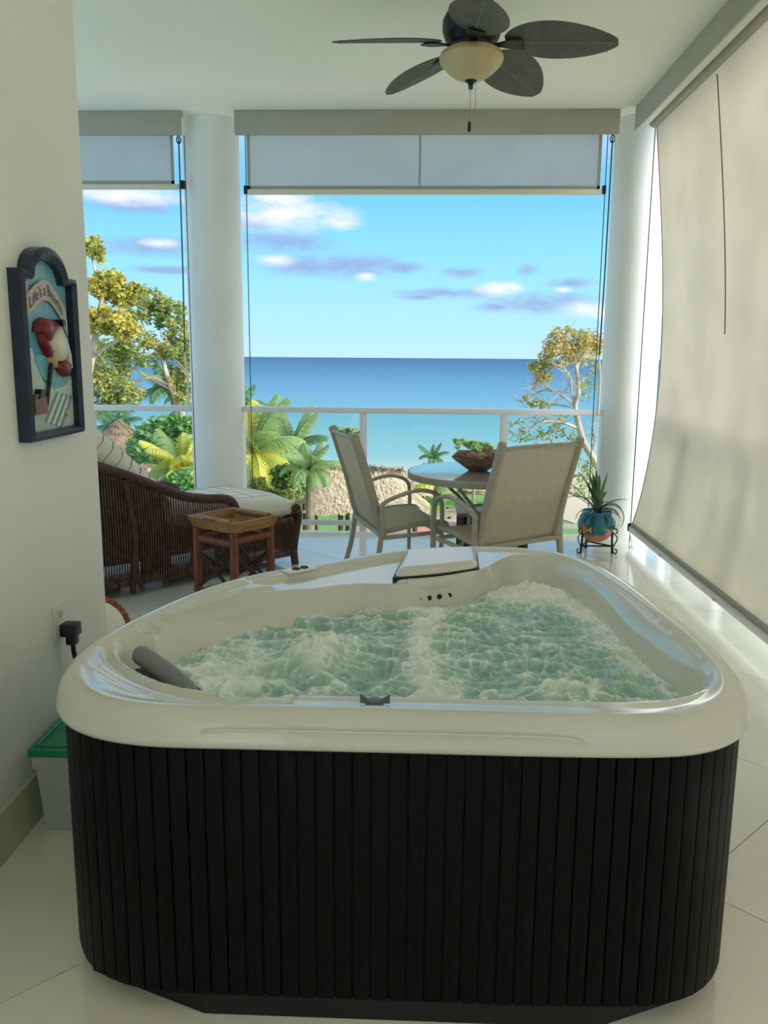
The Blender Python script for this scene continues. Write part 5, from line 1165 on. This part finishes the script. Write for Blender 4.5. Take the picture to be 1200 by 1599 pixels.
palm('bluish green palm under the yellowing tree by the wall', 182, 668, 42, 1.7, 12, ('frond_dark',), 10)

# ------------------------------------------------------------------ thatched huts
def shag(surface, count, size, seed):
    r = random.Random(seed); mb = MB()
    for _ in range(count):
        u, v = r.random(), r.random(); p, down, out = surface(u, v); side = down.cross(out).normalized(); s = size * r.uniform(0.6, 1.3)
        o = out * (0.03 + 0.05 * r.random()); w = side * s * 0.22
        mb.add([p - w + o * 0.4, p + w + o * 0.4, p + down * s + w * 0.6 + o, p + down * s - w * 0.6 + o], [(0, 1, 2, 3)])
    return mb
def cone_hut(name, label, cat, px, py_top, Y, rad, hgt, m, posts, cnt, group):
    top_ = at(px, py_top, Y); t = thing(name, (top_.x, Y, GZ), label, cat, group); zt = top_.z - GZ; ze = zt - hgt
    rf = part('roof', MB().lathe([(rad, ze), (rad * 0.98, ze + 0.12), (rad * 0.55, ze + hgt * 0.52), (0.10, zt), (0.001, zt + 0.03)], 24), m, t, False)
    def sf(u, v):
        a = 2 * math.pi * u; k = math.sqrt(v); r_ = 0.08 + (rad - 0.08) * k; z = zt - (zt - ze) * k; c, s = math.cos(a), math.sin(a)
        n_ = Vector((c * hgt, s * hgt, rad)).normalized(); return Vector((r_ * c, r_ * s, z + 0.02)), Vector((c * rad, s * rad, -hgt)).normalized(), n_
    s_ = part('thatch', shag(sf, cnt, rad * 0.16, int(px)), m, rf, False); s_['kind'] = 'stuff'
    if posts == 1: part('post', MB().tube([(0, 0, 0), (0, 0, zt - 0.1)], 0.07, 8), 'hut_wood', t)
    else:
        for k in range(posts): a = 2 * math.pi * (k + 0.5) / posts; part('post', MB().tube([(rad * 0.8 * math.cos(a), rad * 0.8 * math.sin(a), 0), (rad * 0.8 * math.cos(a), rad * 0.8 * math.sin(a), ze + 0.3)], 0.09, 8), 'hut_wood', t)
    return t
cone_hut('thatched_hut', 'brown thatched cone roof under the yellowing tree by the wall', 'hut', 184, 655, 35.5, 2.0, 1.9, 'thatch_dark', 6, 2600, 'thatched roofs in the garden')
cone_hut('thatched_hut', 'pale thatched cone roof behind the yellow green palm', 'hut', 306, 668, 29.6, 2.05, 2.05, 'thatch', 6, 2600, 'thatched roofs in the garden')
for px, py, Y, rd, hg, lab in ((650, 750, 50, 1.5, 0.75, 'thatched beach parasol left of the little palm'), (738, 750, 51, 1.1, 0.5, 'thatched beach parasol seen under the round table'), (786, 758, 46, 1.0, 0.5, 'thatched beach parasol behind the chair back'), (742, 786, 41, 2.3, 0.75, 'wide thatched bar roof seen between table legs and chest')):
    cone_hut('beach_parasol' if 'parasol' in lab else 'thatched_hut', lab, 'parasol' if 'parasol' in lab else 'hut', px, py, Y, rd, hg, 'thatch', 1 if 'parasol' in lab else 4, 350, 'thatched shades on the beach')
# the big hip roofed hut
Lf, Rt = at(461, 797, 29), at(664, 802, 29); r0, r1 = at(508, 724, 30.6), at(624, 735, 30.6)
ze, cx_, cy_ = (Lf.z + Rt.z) / 2, (Lf.x + Rt.x) / 2, 30.6
hx_ = (Rt.x - Lf.x) / 2; hy_ = 1.9
hut = thing('thatched_hut', (cx_, cy_, GZ), 'large thatched hut with a long ridge below the sideways chair', 'hut', 'thatched roofs in the garden', world=True)
def roof_pt(s, k):                     # s: 0..1 round the eaves, k: 0 ridge .. 1 eaves
    a = 2 * math.pi * s; ca, sa = math.cos(a), math.sin(a); ex_ = math.copysign(abs(ca) ** 0.55, ca) * hx_; ey_ = math.copysign(abs(sa) ** 0.55, sa) * hy_
    E = Vector((cx_ + ex_, cy_ + ey_, ze)); rx = (r0.x + r1.x) / 2 + max(-1, min(1, ex_ / hx_ * 1.15)) * (r1.x - r0.x) / 2; zr = r0.z + (r1.z - r0.z) * (rx - r0.x) / (r1.x - r0.x)
    T = Vector((rx, cy_ + 0.1 * sa, zr)); p = T.lerp(E, k); p.z -= 0.16 * math.sin(math.pi * k); return p
rf = part('roof', MB().grid(lambda u, v: tuple(roof_pt(u, v)), 64, 9, True), 'thatch', hut)
def hsf(u, v):
    k = 0.02 + 0.98 * v; p = roof_pt(u, k); d = (roof_pt(u, min(1, k + 0.02)) - roof_pt(u, k - 0.02)).normalized(); tg = (roof_pt(u + 0.004, k) - p); n_ = tg.cross(d)
    n_ = n_.normalized() if n_.length > 1e-6 else Vector((0, 0, 1)); n_ = n_ if n_.z > 0 else -n_; return p + n_ * 0.01, d, n_
s_ = part('thatch', shag(hsf, 9000, 0.24, 5), 'thatch', rf, False); s_['kind'] = 'stuff'
rdg = MB(); rr5 = random.Random(5)
for _ in range(260):
    u = rr5.random(); p = r0.lerp(r1, u * 1.1 - 0.05); sgn = rr5.choice((-1, 1)); d = Vector((rr5.uniform(-.5, .5), sgn * 1.0, rr5.uniform(-0.5, 0.35))).normalized(); w = Vector((0.05, 0, 0))
    rdg.add([p - w + Vector((0, 0, .05)), p + w + Vector((0, 0, .05)), p + d * 0.38 + w * .5, p + d * 0.38 - w * .5], [(0, 1, 2, 3)])
q_ = part('ridge_thatch', rdg, 'thatch_dark', rf, False); q_['kind'] = 'stuff'
for ax in (-0.85, -0.3, 0.3, 0.85):
    for ay in (-0.8, 0.8): part('post', MB().tube([(cx_ + ax * hx_, cy_ + ay * hy_, GZ), (cx_ + ax * hx_, cy_ + ay * hy_, ze + 0.25)], 0.09, 8), 'hut_wood', hut)
# a small white house among the palms
mat('house_white', lin(226, 224, 214), 0.8)
hp = at(458, 740, 44)
hs = thing('white_house', (hp.x, 44, GZ), 'small white gabled house glimpsed between the palms', 'house')
zt = hp.z - GZ
part('walls', MB().box(-0.9, 0.9, -0.8, 2.2, 0, zt), 'house_white', hs, False)
part('roof', MB().prism([(-1.1, zt - 0.05), (1.1, zt - 0.05), (0, zt + 0.55)], -1.0, 2.4, lambda u, v, w: (u, w, v)), 'house_white', hs, False)
part('door', MB().box(-0.3, 0.3, -0.83, -0.80, 0, 2.0), 'hut_wood', hs, False)
